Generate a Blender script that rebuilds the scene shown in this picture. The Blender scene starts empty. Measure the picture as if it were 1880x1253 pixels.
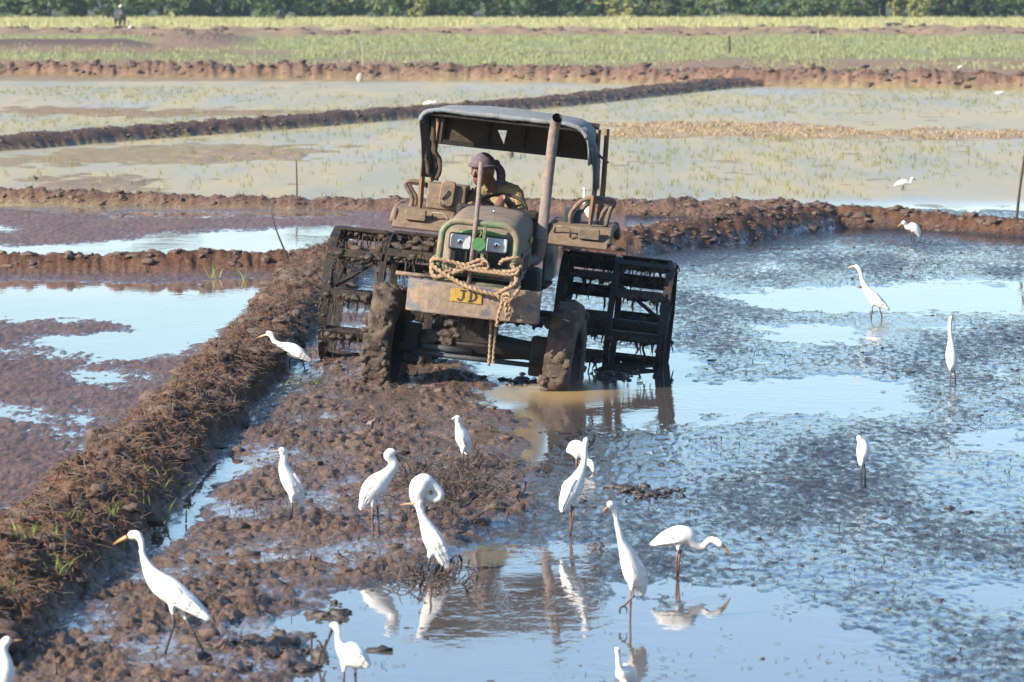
import bpy, bmesh, math, random
import numpy as np
from mathutils import Vector, Matrix, noise as mnoise
from mathutils.geometry import tessellate_polygon
R = math.radians
rnd = random.Random(7)
rng = np.random.default_rng(7)
scene = bpy.context.scene
COL = scene.collection

# ------------------------------------------------------------------ camera
CAM_H, FPX = 3.55, 8400.0                    # eye height (m); focal length in pixels of a 1880 px wide frame
PITCH = math.atan(666.5 / FPX)
cam_d = bpy.data.cameras.new("camera")
cam = bpy.data.objects.new("camera", cam_d); COL.objects.link(cam)
cam.location = (0, 0, CAM_H); cam.rotation_euler = (math.pi / 2 - PITCH, 0, 0)
cam_d.sensor_width = 36; cam_d.lens = 36 * FPX / 1880
cam_d.clip_start = 1; cam_d.clip_end = 6000
cam_d.dof.use_dof = True; cam_d.dof.focus_distance = 39.2; cam_d.dof.aperture_fstop = 6.5
scene.camera = cam

# ------------------------------------------------------------------ sky, sun, exposure
SUN_EL = R(28.5); SUN_AZ = (-0.86, -0.50)      # horizontal direction towards the sun
w = bpy.data.worlds.new("World"); scene.world = w; w.use_nodes = True
nt = w.node_tree
sky = nt.nodes.new("ShaderNodeTexSky"); sky.sky_type = 'NISHITA'; sky.sun_disc = False
sky.sun_elevation = SUN_EL; sky.sun_rotation = math.atan2(SUN_AZ[0], SUN_AZ[1])
sky.air_density = 1.0; sky.dust_density = 0.9; sky.ozone_density = 4.6; sky.altitude = 0
bgn = nt.nodes["Background"]; bgn.inputs[1].default_value = 0.125
nt.links.new(sky.outputs[0], bgn.inputs[0])
sun_d = bpy.data.lights.new("sun", 'SUN'); sun_d.energy = 5.0; sun_d.angle = R(0.55); sun_d.color = (1.0, 0.90, 0.75)
sun = bpy.data.objects.new("sun", sun_d); COL.objects.link(sun)
sd_ = Vector((SUN_AZ[0], SUN_AZ[1], 0)).normalized() * math.cos(SUN_EL) + Vector((0, 0, math.sin(SUN_EL)))
sun.rotation_euler = sd_.to_track_quat('Z', 'Y').to_euler(); sun.location = (-30, -20, 40)
vs = scene.view_settings
scene.display_settings.display_device = 'sRGB'
vs.view_transform = 'Standard'; vs.look = 'None'; vs.gamma = 1; vs.use_curve_mapping = False; vs.exposure = 1.25
scene.render.engine = 'CYCLES'
cy = scene.cycles
cy.use_denoising = True; cy.max_bounces = 6; cy.diffuse_bounces = 3; cy.glossy_bounces = 4; cy.volume_bounces = 1
cy.sample_clamp_indirect = 6

# ------------------------------------------------------------------ projection helpers
cp, sp = math.cos(PITCH), math.sin(PITCH)
EYE = np.array([0, 0, CAM_H])
def ray(x, y):
    return np.array([x - 940.0, cp * FPX - sp * (y - 626.5), -sp * FPX - cp * (y - 626.5)])
def P(x, y, z=0.0):                           # point of the ground under a photo pixel
    d = ray(x, y); t = (z - CAM_H) / d[2]; return Vector(EYE + d * t)
def PD(x, y, Y):                              # point at distance Y seen at a photo pixel
    d = ray(x, y); return Vector(EYE + d * (Y / d[1]))

# ------------------------------------------------------------------ tagging and mesh helpers
def tag(o, label=None, cat=None, group=None, kind=None):
    if label: o['label'] = label
    if cat: o['category'] = cat
    if group: o['group'] = group
    if kind: o['kind'] = kind
    return o
def empty(name, loc=(0, 0, 0), rot=(0, 0, 0), label=None, cat=None, group=None):
    o = bpy.data.objects.new(name, None); COL.objects.link(o)
    o.empty_display_size = 0.1; o.location = loc; o.rotation_euler = rot
    return tag(o, label, cat, group)
def link(name, me, parent=None):
    o = bpy.data.objects.new(name, me); COL.objects.link(o)
    if parent: o.parent = parent
    return o
def mesh_np(name, v, f, material=None, smooth=True):
    """v: (n,3) array, f: (m,k) int array"""
    me = bpy.data.meshes.new(name)
    v = np.ascontiguousarray(v, dtype=np.float32); f = np.ascontiguousarray(f, dtype=np.int32)
    k = f.shape[1]
    me.vertices.add(len(v)); me.vertices.foreach_set("co", v.ravel())
    me.loops.add(f.size); me.loops.foreach_set("vertex_index", f.ravel())
    me.polygons.add(len(f)); me.polygons.foreach_set("loop_start", np.arange(0, f.size, k, dtype=np.int32))
    me.polygons.foreach_set("use_smooth", np.full(len(f), smooth, dtype=bool))
    me.update(calc_edges=True)
    if material: me.materials.append(material)
    return me

def catmull(pts, n):
    """pts: list of tuples of any dimension -> resampled array"""
    p = np.array(pts, float)
    if len(p) < 3: 
        t = np.linspace(0, 1, n)[:, None]; return p[0] * (1 - t) + p[-1] * t
    q = np.vstack([2 * p[0] - p[1], p, 2 * p[-1] - p[-2]])
    out = []
    seg = len(p) - 1
    for u in np.linspace(0, seg, n):
        i = min(int(u), seg - 1); t = u - i
        a, b, c, d = q[i], q[i + 1], q[i + 2], q[i + 3]
        out.append(0.5 * ((2 * b) + (-a + c) * t + (2 * a - 5 * b + 4 * c - d) * t * t + (-a + 3 * b - 3 * c + d) * t ** 3))
    return np.array(out)

class MB:
    def __init__(s): s.v = []; s.f = []
    def add(s, v, f):
        o = len(s.v); s.v += [tuple(map(float, p)) for p in v]; s.f += [tuple(i + o for i in q) for q in f]; return s
    def box(s, c, size, M=None):
        x, y, z = size[0] / 2, size[1] / 2, size[2] / 2
        v = [Vector((i * x, j * y, k * z)) for k in (-1, 1) for j in (-1, 1) for i in (-1, 1)]
        if M is not None: v = [M @ p for p in v]
        v = [p + Vector(c) for p in v]
        return s.add(v, [(0, 2, 3, 1), (4, 5, 7, 6), (0, 1, 5, 4), (2, 6, 7, 3), (0, 4, 6, 2), (1, 3, 7, 5)])
    def rbox(s, c, size, r=0.02, M=None):
        """box with its four edges along local y rounded off in section (x,z) and chamfered ends"""
        hx, hz, hy = size[0] / 2, size[2] / 2, size[1] / 2
        def ring(y, ins):
            o = []
            for cx, cz, a0 in ((1, 1, 0), (-1, 1, 90), (-1, -1, 180), (1, -1, 270)):
                for k in range(4):
                    a = R(a0 + 30 * k); rr = r
                    o.append(Vector((cx * (hx - ins - rr) + rr * math.cos(a), y, cz * (hz - ins - rr) + rr * math.sin(a))))
            return o
        ch = min(r * 0.6, hy * 0.5)
        rings = [ring(-hy, ch * .7), ring(-hy + ch, 0), ring(hy - ch, 0), ring(hy, ch * .7)]
        v = [p for q in rings for p in q]; n = 16
        f = [tuple(range(n))] + [tuple(3 * n + i for i in reversed(range(n)))]
        for a in range(3):
            for i in range(n):
                j = (i + 1) % n; f.append((a * n + j, a * n + i, (a + 1) * n + i, (a + 1) * n + j))
        if M is not None: v = [M @ p for p in v]
        return s.add([p + Vector(c) for p in v], f)
    def sweep(s, pts, n=None, seg=10, ref=(0, 1, 0), flat=1.0, cap=True, twist=None, lobes=0, lobe_amp=0.0):
        """pts: (x,y,z,r[,flat]) control points; ring with in-plane radius r and radius r*flat along ref"""
        P_ = catmull(pts, n) if n else np.array(pts, float)
        if P_.shape[1] < 5: P_ = np.hstack([P_, np.full((len(P_), 1), flat)])
        c = P_[:, :3]; N = len(c)
        tang = np.gradient(c, axis=0)
        v = []; prev = None; L = 0
        for i in range(N):
            t = Vector(tang[i]); t = t.normalized() if t.length > 1e-9 else Vector((0, 0, 1))
            if ref is not None:
                b = Vector(ref); b = (b - t * b.dot(t))
                if b.length < 1e-4: b = t.orthogonal()
                b.normalize()
            else:
                b = t.orthogonal().normalized() if prev is None else (prev - t * prev.dot(t)).normalized()
            prev = b; a = b.cross(t).normalized()
            if i: L += float(np.linalg.norm(c[i] - c[i - 1]))
            r = max(P_[i, 3], 1e-5)
            for k in range(seg):
                th = 2 * math.pi * k / seg
                rr = r * (1 + lobe_amp * math.cos(lobes * (th - (twist or 0) * L))) if lobes else r
                v.append(Vector(c[i]) + a * (rr * math.cos(th)) + b * (rr * P_[i, 4] * math.sin(th)))
        f = []
        for i in range(N - 1):
            for k in range(seg):
                j = (k + 1) % seg
                f.append((i * seg + k, i * seg + j, (i + 1) * seg + j, (i + 1) * seg + k))
        if cap: f += [tuple(reversed(range(seg))), tuple((N - 1) * seg + k for k in range(seg))]
        return s.add(v, f)
    def tube(s, pts, r, seg=10, n=None, smooth_path=False):
        q = [(*p, r) for p in pts]
        return s.sweep(q, n=n or (len(q) * 6 if smooth_path else None), seg=seg, ref=None)
    def ball(s, c, r, seg=12, rings=8, M=None):
        r = (r, r, r) if not hasattr(r, '__len__') else r
        v = []; f = []
        for i in range(rings + 1):
            ph = math.pi * i / rings
            for k in range(seg):
                th = 2 * math.pi * k / seg
                p = Vector((r[0] * math.sin(ph) * math.cos(th), r[1] * math.sin(ph) * math.sin(th), r[2] * math.cos(ph)))
                v.append((M @ p if M is not None else p) + Vector(c))
        for i in range(rings):
            for k in range(seg):
                j = (k + 1) % seg; f.append((i * seg + k, (i + 1) * seg + k, (i + 1) * seg + j, i * seg + j))
        return s.add(v, f)
    def extrude(s, poly, axis, a0, a1):
        """poly: 2-D outline in the two other axes (in xyz order); extruded along axis from a0 to a1"""
        def mk(p, a):
            q = list(p); q.insert(axis, a); return q
        n = len(poly)
        v = [mk(p, a0) for p in poly] + [mk(p, a1) for p in poly]
        f = [tuple(range(n)), tuple(n + i for i in reversed(range(n)))]
        f += [(i, n + i, n + (i + 1) % n, (i + 1) % n) for i in range(n)]
        return s.add(v, f)
    def lathe_x(s, prof, seg=32, c=(0, 0, 0), close=False):
        """profile of (x, radius) turned about the x axis"""
        v = []; f = []; n = len(prof)
        for k in range(seg):
            a = 2 * math.pi * k / seg
            for x, r in prof: v.append((c[0] + x, c[1] + r * math.cos(a), c[2] + r * math.sin(a)))
        for k in range(seg):
            j = (k + 1) % seg
            for i in range(n if close else n - 1):
                i2 = (i + 1) % n
                f.append((k * n + i, j * n + i, j * n + i2, k * n + i2))
        return s.add(v, f)
    def mesh(s, name, material, smooth=False, fix=True):
        me = bpy.data.meshes.new(name); me.from_pydata(s.v, [], s.f)
        if fix:
            bm = bmesh.new(); bm.from_mesh(me); bmesh.ops.recalc_face_normals(bm, faces=bm.faces); bm.to_mesh(me); bm.free()
        if smooth:
            me.polygons.foreach_set("use_smooth", np.ones(len(me.polygons), dtype=bool))
        if material: me.materials.append(material)
        me.update(); return me
    def build(s, name, material, parent=None, smooth=False, bevel=0.0, angle=40):
        me = s.mesh(name, material, smooth)
        o = link(name, me, parent)
        if bevel:
            b = o.modifiers.new("bevel", 'BEVEL'); b.width = bevel; b.segments = 2; b.limit_method = 'ANGLE'; b.angle_limit = R(angle)
        return o

def remeshed(name, mb, material, voxel, parent=None, smooth_iter=4, disp=None):
    """the union of the shapes in mb as one continuous surface"""
    tmp = link("tmp_body", mb.mesh("tmp_body", None))
    m = tmp.modifiers.new("r", 'REMESH'); m.mode = 'VOXEL'; m.voxel_size = voxel
    if smooth_iter:
        sm = tmp.modifiers.new("s", 'SMOOTH'); sm.factor = 0.5; sm.iterations = smooth_iter
    dg = bpy.context.evaluated_depsgraph_get()
    me = bpy.data.meshes.new_from_object(tmp.evaluated_get(dg))
    old = tmp.data; bpy.data.objects.remove(tmp); bpy.data.meshes.remove(old)
    me.name = name
    if disp:
        for vv in me.vertices: vv.co += vv.normal * disp(vv.co)
    me.polygons.foreach_set("use_smooth", np.ones(len(me.polygons), dtype=bool))
    me.materials.clear(); me.materials.append(material); me.update()
    return link(name, me, parent)

# ------------------------------------------------------------------ materials
def nodes_of(name):
    m = bpy.data.materials.new(name); m.use_nodes = True
    n = m.node_tree; b = n.nodes["Principled BSDF"]
    return m, n, b
def nd(n, t, **kw):
    x = n.nodes.new(t)
    for k, v in kw.items():
        if k in x.inputs: x.inputs[k].default_value = v
        else: setattr(x, k, v)
    return x
def noise_fac(n, co, scale, detail=5, rough=0.6, lo=0.35, hi=0.65):
    t = nd(n, "ShaderNodeTexNoise", Scale=scale, Detail=detail, Roughness=rough)
    n.links.new(co, t.inputs["Vector"])
    r = nd(n, "ShaderNodeMapRange"); r.inputs[1].default_value = lo; r.inputs[2].default_value = hi
    n.links.new(t.outputs["Fac"], r.inputs[0]); return r.outputs[0], t.outputs["Fac"]
def mixc(n, fac, a, b):
    m = nd(n, "ShaderNodeMix", data_type='RGBA')
    for s_, v in ((m.inputs[0], fac), (m.inputs[6], a), (m.inputs[7], b)):
        if hasattr(v, 'links') or hasattr(v, 'is_linked'): n.links.new(v, s_)
        else: s_.default_value = v if not hasattr(v, '__len__') else (*v, 1)[:4]
    return m.outputs[2]
def math_n(n, op, a, b=None):
    m = nd(n, "ShaderNodeMath", operation=op)
    for s_, v in ((m.inputs[0], a), (m.inputs[1], b)):
        if v is None: continue
        if hasattr(v, 'is_linked'): n.links.new(v, s_)
        else: s_.default_value = v
    return m.outputs[0]
def simple(name, col, col2=None, scale=8, rough=0.7, bump=0.0, bscale=40, metal=0.0, spec=0.5, dist=0.01, lo=.35, hi=.65):
    m, n, b = nodes_of(name)
    tc = n.nodes.new("ShaderNodeTexCoord").outputs["Object"]
    kk = .70; col = tuple(c * kk for c in col); col2 = tuple(c * kk for c in col2) if col2 else None
    b.inputs["Roughness"].default_value = rough; b.inputs["Metallic"].default_value = metal
    b.inputs["Specular IOR Level"].default_value = spec
    if col2:
        f, _ = noise_fac(n, tc, scale, lo=lo, hi=hi)
        n.links.new(mixc(n, f, col, col2), b.inputs["Base Color"])
    else: b.inputs["Base Color"].default_value = (*col, 1)
    if bump:
        t = nd(n, "ShaderNodeTexNoise", Scale=bscale, Detail=6, Roughness=0.65); n.links.new(tc, t.inputs["Vector"])
        bp = nd(n, "ShaderNodeBump", Strength=bump, Distance=dist); n.links.new(t.outputs["Fac"], bp.inputs["Height"])
        n.links.new(bp.outputs[0], b.inputs["Normal"])
    return m
def dusty(name, paint, dust, amount=0.5, scale=6, rough=0.45, up=0.5, drust=None, bump=0.35):
    """paint under dried splashed mud; dust also lies on faces that look up"""
    paint = tuple(c * .66 for c in paint); dust = tuple(c * .66 for c in dust)
    m, n, b = nodes_of(name)
    tc = n.nodes.new("ShaderNodeTexCoord").outputs["Object"]
    b.inputs["Specular IOR Level"].default_value = .3
    f1, raw = noise_fac(n, tc, scale, 8, .68, 0.5 + (.5 - amount) * .5 - .05, 0.5 + (.5 - amount) * .5 + .07)
    sp_, _ = noise_fac(n, tc, scale * 9, 4, .6, .55, .66)
    geo = n.nodes.new("ShaderNodeNewGeometry"); sx = n.nodes.new("ShaderNodeSeparateXYZ"); n.links.new(geo.outputs["Normal"], sx.inputs[0])
    upf = math_n(n, 'MULTIPLY', math_n(n, 'MAXIMUM', sx.outputs[2], 0.0), up)
    f = math_n(n, 'MINIMUM', math_n(n, 'ADD', math_n(n, 'ADD', f1, math_n(n, 'MULTIPLY', sp_, .55)), upf), 1.0)
    d2, _ = noise_fac(n, tc, scale * 3.1, 6, .6)
    dustc = mixc(n, d2, dust, tuple(c * 0.68 for c in dust))
    if drust:
        f3, _ = noise_fac(n, tc, scale * 1.7, 6, .65, .5, .62); paint_c = mixc(n, f3, paint, drust)
    else: paint_c = mixc(n, d2, paint, tuple(c * .8 for c in paint))
    n.links.new(mixc(n, f, paint_c, dustc), b.inputs["Base Color"])
    rr = nd(n, "ShaderNodeMapRange"); rr.inputs[3].default_value = rough; rr.inputs[4].default_value = 0.92
    n.links.new(f, rr.inputs[0]); n.links.new(rr.outputs[0], b.inputs["Roughness"])
    t = nd(n, "ShaderNodeTexNoise", Scale=55, Detail=6, Roughness=.7); n.links.new(tc, t.inputs["Vector"])
    bp = nd(n, "ShaderNodeBump", Strength=bump, Distance=.008)
    n.links.new(math_n(n, 'ADD', t.outputs["Fac"], f), bp.inputs["Height"]); n.links.new(bp.outputs[0], b.inputs["Normal"])
    return m

DUST = (0.27, 0.19, 0.135)
MUDW = (0.085, 0.062, 0.048)
M = {}
M['green'] = dusty("green_paint", (0.10, 0.34, 0.07), (0.30, 0.235, 0.16), .12, 5, .35, .15)
M['green_bar'] = dusty("green_bar_paint", (0.16, 0.24, 0.125), (0.33, 0.26, 0.17), .5, 6, .4, .4)
M['hood'] = dusty("dusty_hood", (0.10, 0.16, 0.075), (0.285, 0.225, 0.165), .85, 4, .45, .9)
M['fender'] = dusty("dusty_fender", (0.10, 0.15, 0.07), (0.27, 0.19, 0.13), .95, 5, .5, .9)
M['bumper'] = dusty("dusty_bumper", (0.13, 0.14, 0.17), (0.36, 0.262, 0.19), .60, 8, .5, .4)
M['pipe'] = dusty("rusty_pipe", (0.19, 0.17, 0.16), (0.33, 0.25, 0.21), .5, 9, .55, .2, (0.25, .15, .11))
M['dark'] = dusty("muddy_dark_metal", (0.020, 0.016, 0.014), (0.06, 0.042, 0.03), .3, 8, .5, .5)
M['wetmetal'] = dusty("wet_muddy_steel", (0.026, 0.022, 0.020), (0.075, 0.053, 0.038), .5, 9, .38, .25, bump=.8)
M['rail'] = dusty("dusty_rail", (0.13, 0.10, 0.085), (0.30, 0.21, 0.15), .5, 8, .5, .5)
M['wood'] = dusty("rust_post", (0.22, 0.115, 0.06), (0.30, 0.20, 0.13), .35, 9, .7, .2)
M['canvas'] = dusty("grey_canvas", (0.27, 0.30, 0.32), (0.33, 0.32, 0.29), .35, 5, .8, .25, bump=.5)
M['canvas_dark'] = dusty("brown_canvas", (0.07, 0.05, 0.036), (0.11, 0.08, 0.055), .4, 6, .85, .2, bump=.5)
M['grille'] = dusty("black_grille", (0.022, 0.022, 0.025), (0.16, 0.125, 0.10), .25, 9, .4, .3)
M['box'] = dusty("dusty_box", (0.20, 0.15, 0.105), (0.31, 0.225, 0.16), .6, 7, .6, .5)
M['battery'] = dusty("blue_grey_box", (0.045, 0.06, 0.075), (0.14, 0.12, 0.1), .3, 7, .5, .3)
M['plate'] = dusty("yellow_plate", (0.55, 0.33, 0.06), (0.38, 0.25, 0.14), .25, 9, .5, .1)
M['letter'] = simple("black_letter", (0.03, 0.028, 0.025), rough=.6)
M['disc'] = dusty("green_disc", (0.075, 0.23, 0.075), (0.2, 0.2, 0.12), .12, 8, .4, .1)
M['yellow'] = simple("yellow_decal", (0.65, 0.42, 0.03), rough=.5)
m, n, b = nodes_of("lamp_glass"); M['lens'] = m
b.inputs["Base Color"].default_value = (.36, .39, .42, 1); b.inputs["Roughness"].default_value = .16; b.inputs["Coat Weight"].default_value = .8
_tc = n.nodes.new("ShaderNodeTexCoord").outputs["Object"]
_t = nd(n, "ShaderNodeTexWave", Scale=28, Distortion=1.5); n.links.new(_tc, _t.inputs["Vector"])
_b = nd(n, "ShaderNodeBump", Strength=.5, Distance=.004); n.links.new(_t.outputs["Fac"], _b.inputs["Height"]); n.links.new(_b.outputs[0], b.inputs["Normal"])
M['chrome'] = simple("reflector", (.8, .82, .85), rough=.12, metal=1)
M['tyre_mud'] = simple("mud_caked_tyre", (0.150, 0.098, 0.06), (0.034, 0.024, 0.018), 8, .75, 1.0, 45, dist=.02)
M['cake'] = simple("wet_mud_cake", (0.080, 0.054, 0.038), (0.026, 0.018, 0.014), 10, .5, 1.0, 60, dist=.015)
M['rope'] = simple("straw_rope", (0.42, 0.28, 0.165), (0.25, 0.155, 0.09), 20, .9, .6, 140, dist=.004)
M['skin'] = simple("dark_skin", (0.19, 0.085, 0.055), (0.145, 0.062, 0.042), 20, .45, .15, 120)
M['jacket'] = simple("olive_jacket", (0.33, 0.24, 0.115), (0.23, 0.165, 0.075), 6, .85, .6, 25, dist=.02)
M['trousers'] = simple("grey_trousers", (0.08, 0.075, 0.07), (0.06, .055, .05), 8, .9, .4, 30)
M['collar'] = simple("teal_collar", (0.03, 0.22, 0.26), rough=.8)
M['eye'] = simple("dark_eye", (0.02, 0.015, 0.012), rough=.2)
# checked headscarf: small pale dots woven on purple
m, n, b = nodes_of("headscarf_cloth"); M['scarf'] = m
tc = n.nodes.new("ShaderNodeTexCoord").outputs["Object"]
vo = nd(n, "ShaderNodeTexVoronoi", Scale=95.0, Randomness=.25); n.links.new(tc, vo.inputs["Vector"])
mr = nd(n, "ShaderNodeMapRange"); mr.inputs[1].default_value = .25; mr.inputs[2].default_value = .42; n.links.new(vo.outputs["Distance"], mr.inputs[0])
n.links.new(mixc(n, mr.outputs[0], (.22, .18, .21), (.07, .045, .06)), b.inputs["Base Color"]); b.inputs["Roughness"].default_value = .9
# feathers
m, n, b = nodes_of("white_feathers"); M['feather'] = m
tc = n.nodes.new("ShaderNodeTexCoord").outputs["Object"]
f, _ = noise_fac(n, tc, 14, 5, .6)
n.links.new(mixc(n, f, (.68, .665, .635), (.60, .58, .545)), b.inputs["Base Color"]); b.inputs["Roughness"].default_value = .75
b.inputs["Specular IOR Level"].default_value = .2; b.inputs["Subsurface Weight"].default_value = .12; b.inputs["Subsurface Radius"].default_value = (.02, .015, .012); b.inputs["Subsurface Scale"].default_value = .3
mp = n.nodes.new("ShaderNodeMapping"); mp.inputs["Scale"].default_value = (60, 60, 26); n.links.new(tc, mp.inputs[0])
t = nd(n, "ShaderNodeTexNoise", Scale=1.4, Detail=4); n.links.new(mp.outputs[0], t.inputs["Vector"])
bp = nd(n, "ShaderNodeBump", Strength=.35, Distance=.006); n.links.new(t.outputs["Fac"], bp.inputs["Height"]); n.links.new(bp.outputs[0], b.inputs["Normal"])
M['bill_orange'] = simple("orange_bill", (.62, .30, .10), (.5, .24, .1), 12, .4)
M['bill_pale'] = simple("pale_bill", (.66, .42, .24), rough=.45)
M['bill_black'] = simple("black_bill", (.02, .03, .035), rough=.35)
M['leg_dark'] = simple("dark_leg", (.035, .03, .03), rough=.45)
M['leg_red'] = simple("reddish_leg", (.20, .085, .065), (.09, .05, .04), 18, .5)
M['bird_grey'] = simple("grey_plumage", (.26, .22, .19), (.16, .13, .11), 30, .85)
M['bird_dark'] = simple("dark_plumage", (.04, .035, .035), rough=.7)
M['hide'] = simple("black_hide", (.028, .026, .028), (.05, .045, .045), 5, .6, .3, 20)
M['horn'] = simple("grey_horn", (.10, .09, .08), rough=.5)
M['twig'] = simple("brown_twig", (.085, .055, .035), (.05, .035, .025), 20, .85, .6, 60)
M['pale_twig'] = simple("pale_stake", (.45, .40, .30), rough=.8)
M['stone'] = simple("pale_stone", (.5, .43, .35), (.36, .3, .24), 9, .8, .5, 20)
M['bark'] = simple("bark", (.16, .125, .10), (.09, .07, .055), 6, .9, .8, 18, dist=.05)
M['litter'] = simple("white_plastic", (.75, .77, .8), rough=.5)

# ground: the colour of each soil is stored on the mesh; the nodes add grain, wet sheen and fine relief
def ground_material(name, fine=1.0):
    m, n, b = nodes_of(name)
    tc = n.nodes.new("ShaderNodeTexCoord").outputs["Object"]
    at = nd(n, "ShaderNodeAttribute", attribute_name="soil"); aw = nd(n, "ShaderNodeAttribute", attribute_name="wet")
    f1, _ = noise_fac(n, tc, 2.3, 7, .62, .3, .7); f2, raw2 = noise_fac(n, tc, 17, 7, .68, .32, .68)
    v1 = nd(n, "ShaderNodeMapRange"); v1.inputs[3].default_value = .72; v1.inputs[4].default_value = 1.25; n.links.new(f1, v1.inputs[0])
    v2 = nd(n, "ShaderNodeMapRange"); v2.inputs[3].default_value = .62; v2.inputs[4].default_value = 1.35; n.links.new(f2, v2.inputs[0])
    vm = nd(n, "ShaderNodeVectorMath", operation='SCALE'); n.links.new(at.outputs["Color"], vm.inputs[0])
    n.links.new(math_n(n, 'MULTIPLY', v1.outputs[0], v2.outputs[0]), vm.inputs["Scale"])
    n.links.new(vm.outputs[0], b.inputs["Base Color"])
    # wetness breaks up with noise; wet mud is smooth, dry clods are dull
    mpw = n.nodes.new("ShaderNodeMapping"); mpw.inputs["Scale"].default_value = (1, .45, 1); n.links.new(tc, mpw.inputs[0])
    mps = n.nodes.new("ShaderNodeMapping"); mps.inputs["Scale"].default_value = (1, .28, 1); n.links.new(tc, mps.inputs[0])
    tn = nd(n, "ShaderNodeTexNoise", Scale=16, Detail=9, Roughness=.74); n.links.new(mps.outputs[0], tn.inputs["Vector"])
    thr = math_n(n, 'SUBTRACT', 1.0, math_n(n, 'MULTIPLY', aw.outputs["Fac"], .625))
    fm = nd(n, "ShaderNodeMapRange"); fm.inputs[1].default_value = -.085; fm.inputs[2].default_value = .075
    n.links.new(math_n(n, 'SUBTRACT', tn.outputs["Fac"], thr), fm.inputs[0]); film = fm.outputs[0]
    rr = nd(n, "ShaderNodeMapRange"); rr.inputs[3].default_value = .50; rr.inputs[4].default_value = .07; n.links.new(film, rr.inputs[0])
    n.links.new(rr.outputs[0], b.inputs["Roughness"])
    ss = nd(n, "ShaderNodeMapRange"); n.links.new(math_n(n, 'MULTIPLY', math_n(n, 'MINIMUM', math_n(n, 'MULTIPLY', aw.outputs["Fac"], 1.6), 1.0), .20), ss.inputs[3]); ss.inputs[4].default_value = .62; n.links.new(film, ss.inputs[0])
    n.links.new(ss.outputs[0], b.inputs["Specular IOR Level"])
    t1 = nd(n, "ShaderNodeTexNoise", Scale=24, Detail=8, Roughness=.7); n.links.new(mpw.outputs[0], t1.inputs["Vector"])
    t2 = nd(n, "ShaderNodeTexVoronoi", Scale=30, feature='F1')
    wp = nd(n, "ShaderNodeTexNoise", Scale=9, Detail=3); n.links.new(tc, wp.inputs["Vector"])
    wmix = mixc(n, .12, tc, wp.outputs["Color"]); n.links.new(wmix, t2.inputs["Vector"])
    hsum = math_n(n, 'ADD', t1.outputs["Fac"], math_n(n, 'MULTIPLY', t2.outputs["Distance"], .35))
    # smooth films of slurry between rough patches
    amp = nd(n, "ShaderNodeMapRange"); amp.inputs[3].default_value = 1.0; amp.inputs[4].default_value = .10; n.links.new(film, amp.inputs[0])
    bp = nd(n, "ShaderNodeBump", Strength=.8 * fine, Distance=.022); n.links.new(math_n(n, 'MULTIPLY', hsum, amp.outputs[0]), bp.inputs["Height"])
    n.links.new(bp.outputs[0], b.inputs["Normal"])
    return m
M['ground'] = ground_material("mud_soil")
m, n, b = nodes_of("muddy_water"); M['water'] = m
tc = n.nodes.new("ShaderNodeTexCoord").outputs["Object"]
at = nd(n, "ShaderNodeAttribute", attribute_name="soil")
mpz = n.nodes.new("ShaderNodeMapping"); mpz.inputs["Scale"].default_value = (.35, .05, 1); n.links.new(tc, mpz.inputs[0])
sf, _ = noise_fac(n, mpz.outputs[0], 1.6, 8, .66, .42, .60)
awz = nd(n, "ShaderNodeAttribute", attribute_name="wet")
n.links.new(mixc(n, math_n(n, 'MULTIPLY', sf, awz.outputs["Fac"]), at.outputs["Color"], (.33, .25, .105)), b.inputs["Base Color"])
aw = nd(n, "ShaderNodeAttribute", attribute_name="wet"); rr = nd(n, "ShaderNodeMapRange"); rr.inputs[3].default_value = .03; rr.inputs[4].default_value = .38
n.links.new(aw.outputs["Fac"], rr.inputs[0]); n.links.new(rr.outputs[0], b.inputs["Roughness"]); b.inputs["IOR"].default_value = 1.34; sl = nd(n, "ShaderNodeMapRange"); sl.inputs[3].default_value = .5; sl.inputs[4].default_value = .20; n.links.new(aw.outputs["Fac"], sl.inputs[0]); n.links.new(sl.outputs[0], b.inputs["Specular IOR Level"])
mp = n.nodes.new("ShaderNodeMapping"); mp.inputs["Scale"].default_value = (1.0, .55, 1); n.links.new(tc, mp.inputs[0])
t1 = nd(n, "ShaderNodeTexNoise", Scale=9, Detail=3, Roughness=.5); n.links.new(mp.outputs[0], t1.inputs["Vector"])
t2 = nd(n, "ShaderNodeTexNoise", Scale=1.1, Detail=2); n.links.new(mp.outputs[0], t2.inputs["Vector"])
amp = nd(n, "ShaderNodeMapRange"); amp.inputs[1].default_value = .4; amp.inputs[2].default_value = .62; amp.inputs[3].default_value = .15; amp.inputs[4].default_value = 1.0
n.links.new(t2.outputs["Fac"], amp.inputs[0])
bp = nd(n, "ShaderNodeBump", Strength=.22, Distance=.012); n.links.new(math_n(n, 'MULTIPLY', t1.outputs["Fac"], amp.outputs[0]), bp.inputs["Height"])
n.links.new(bp.outputs[0], b.inputs["Normal"])

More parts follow.
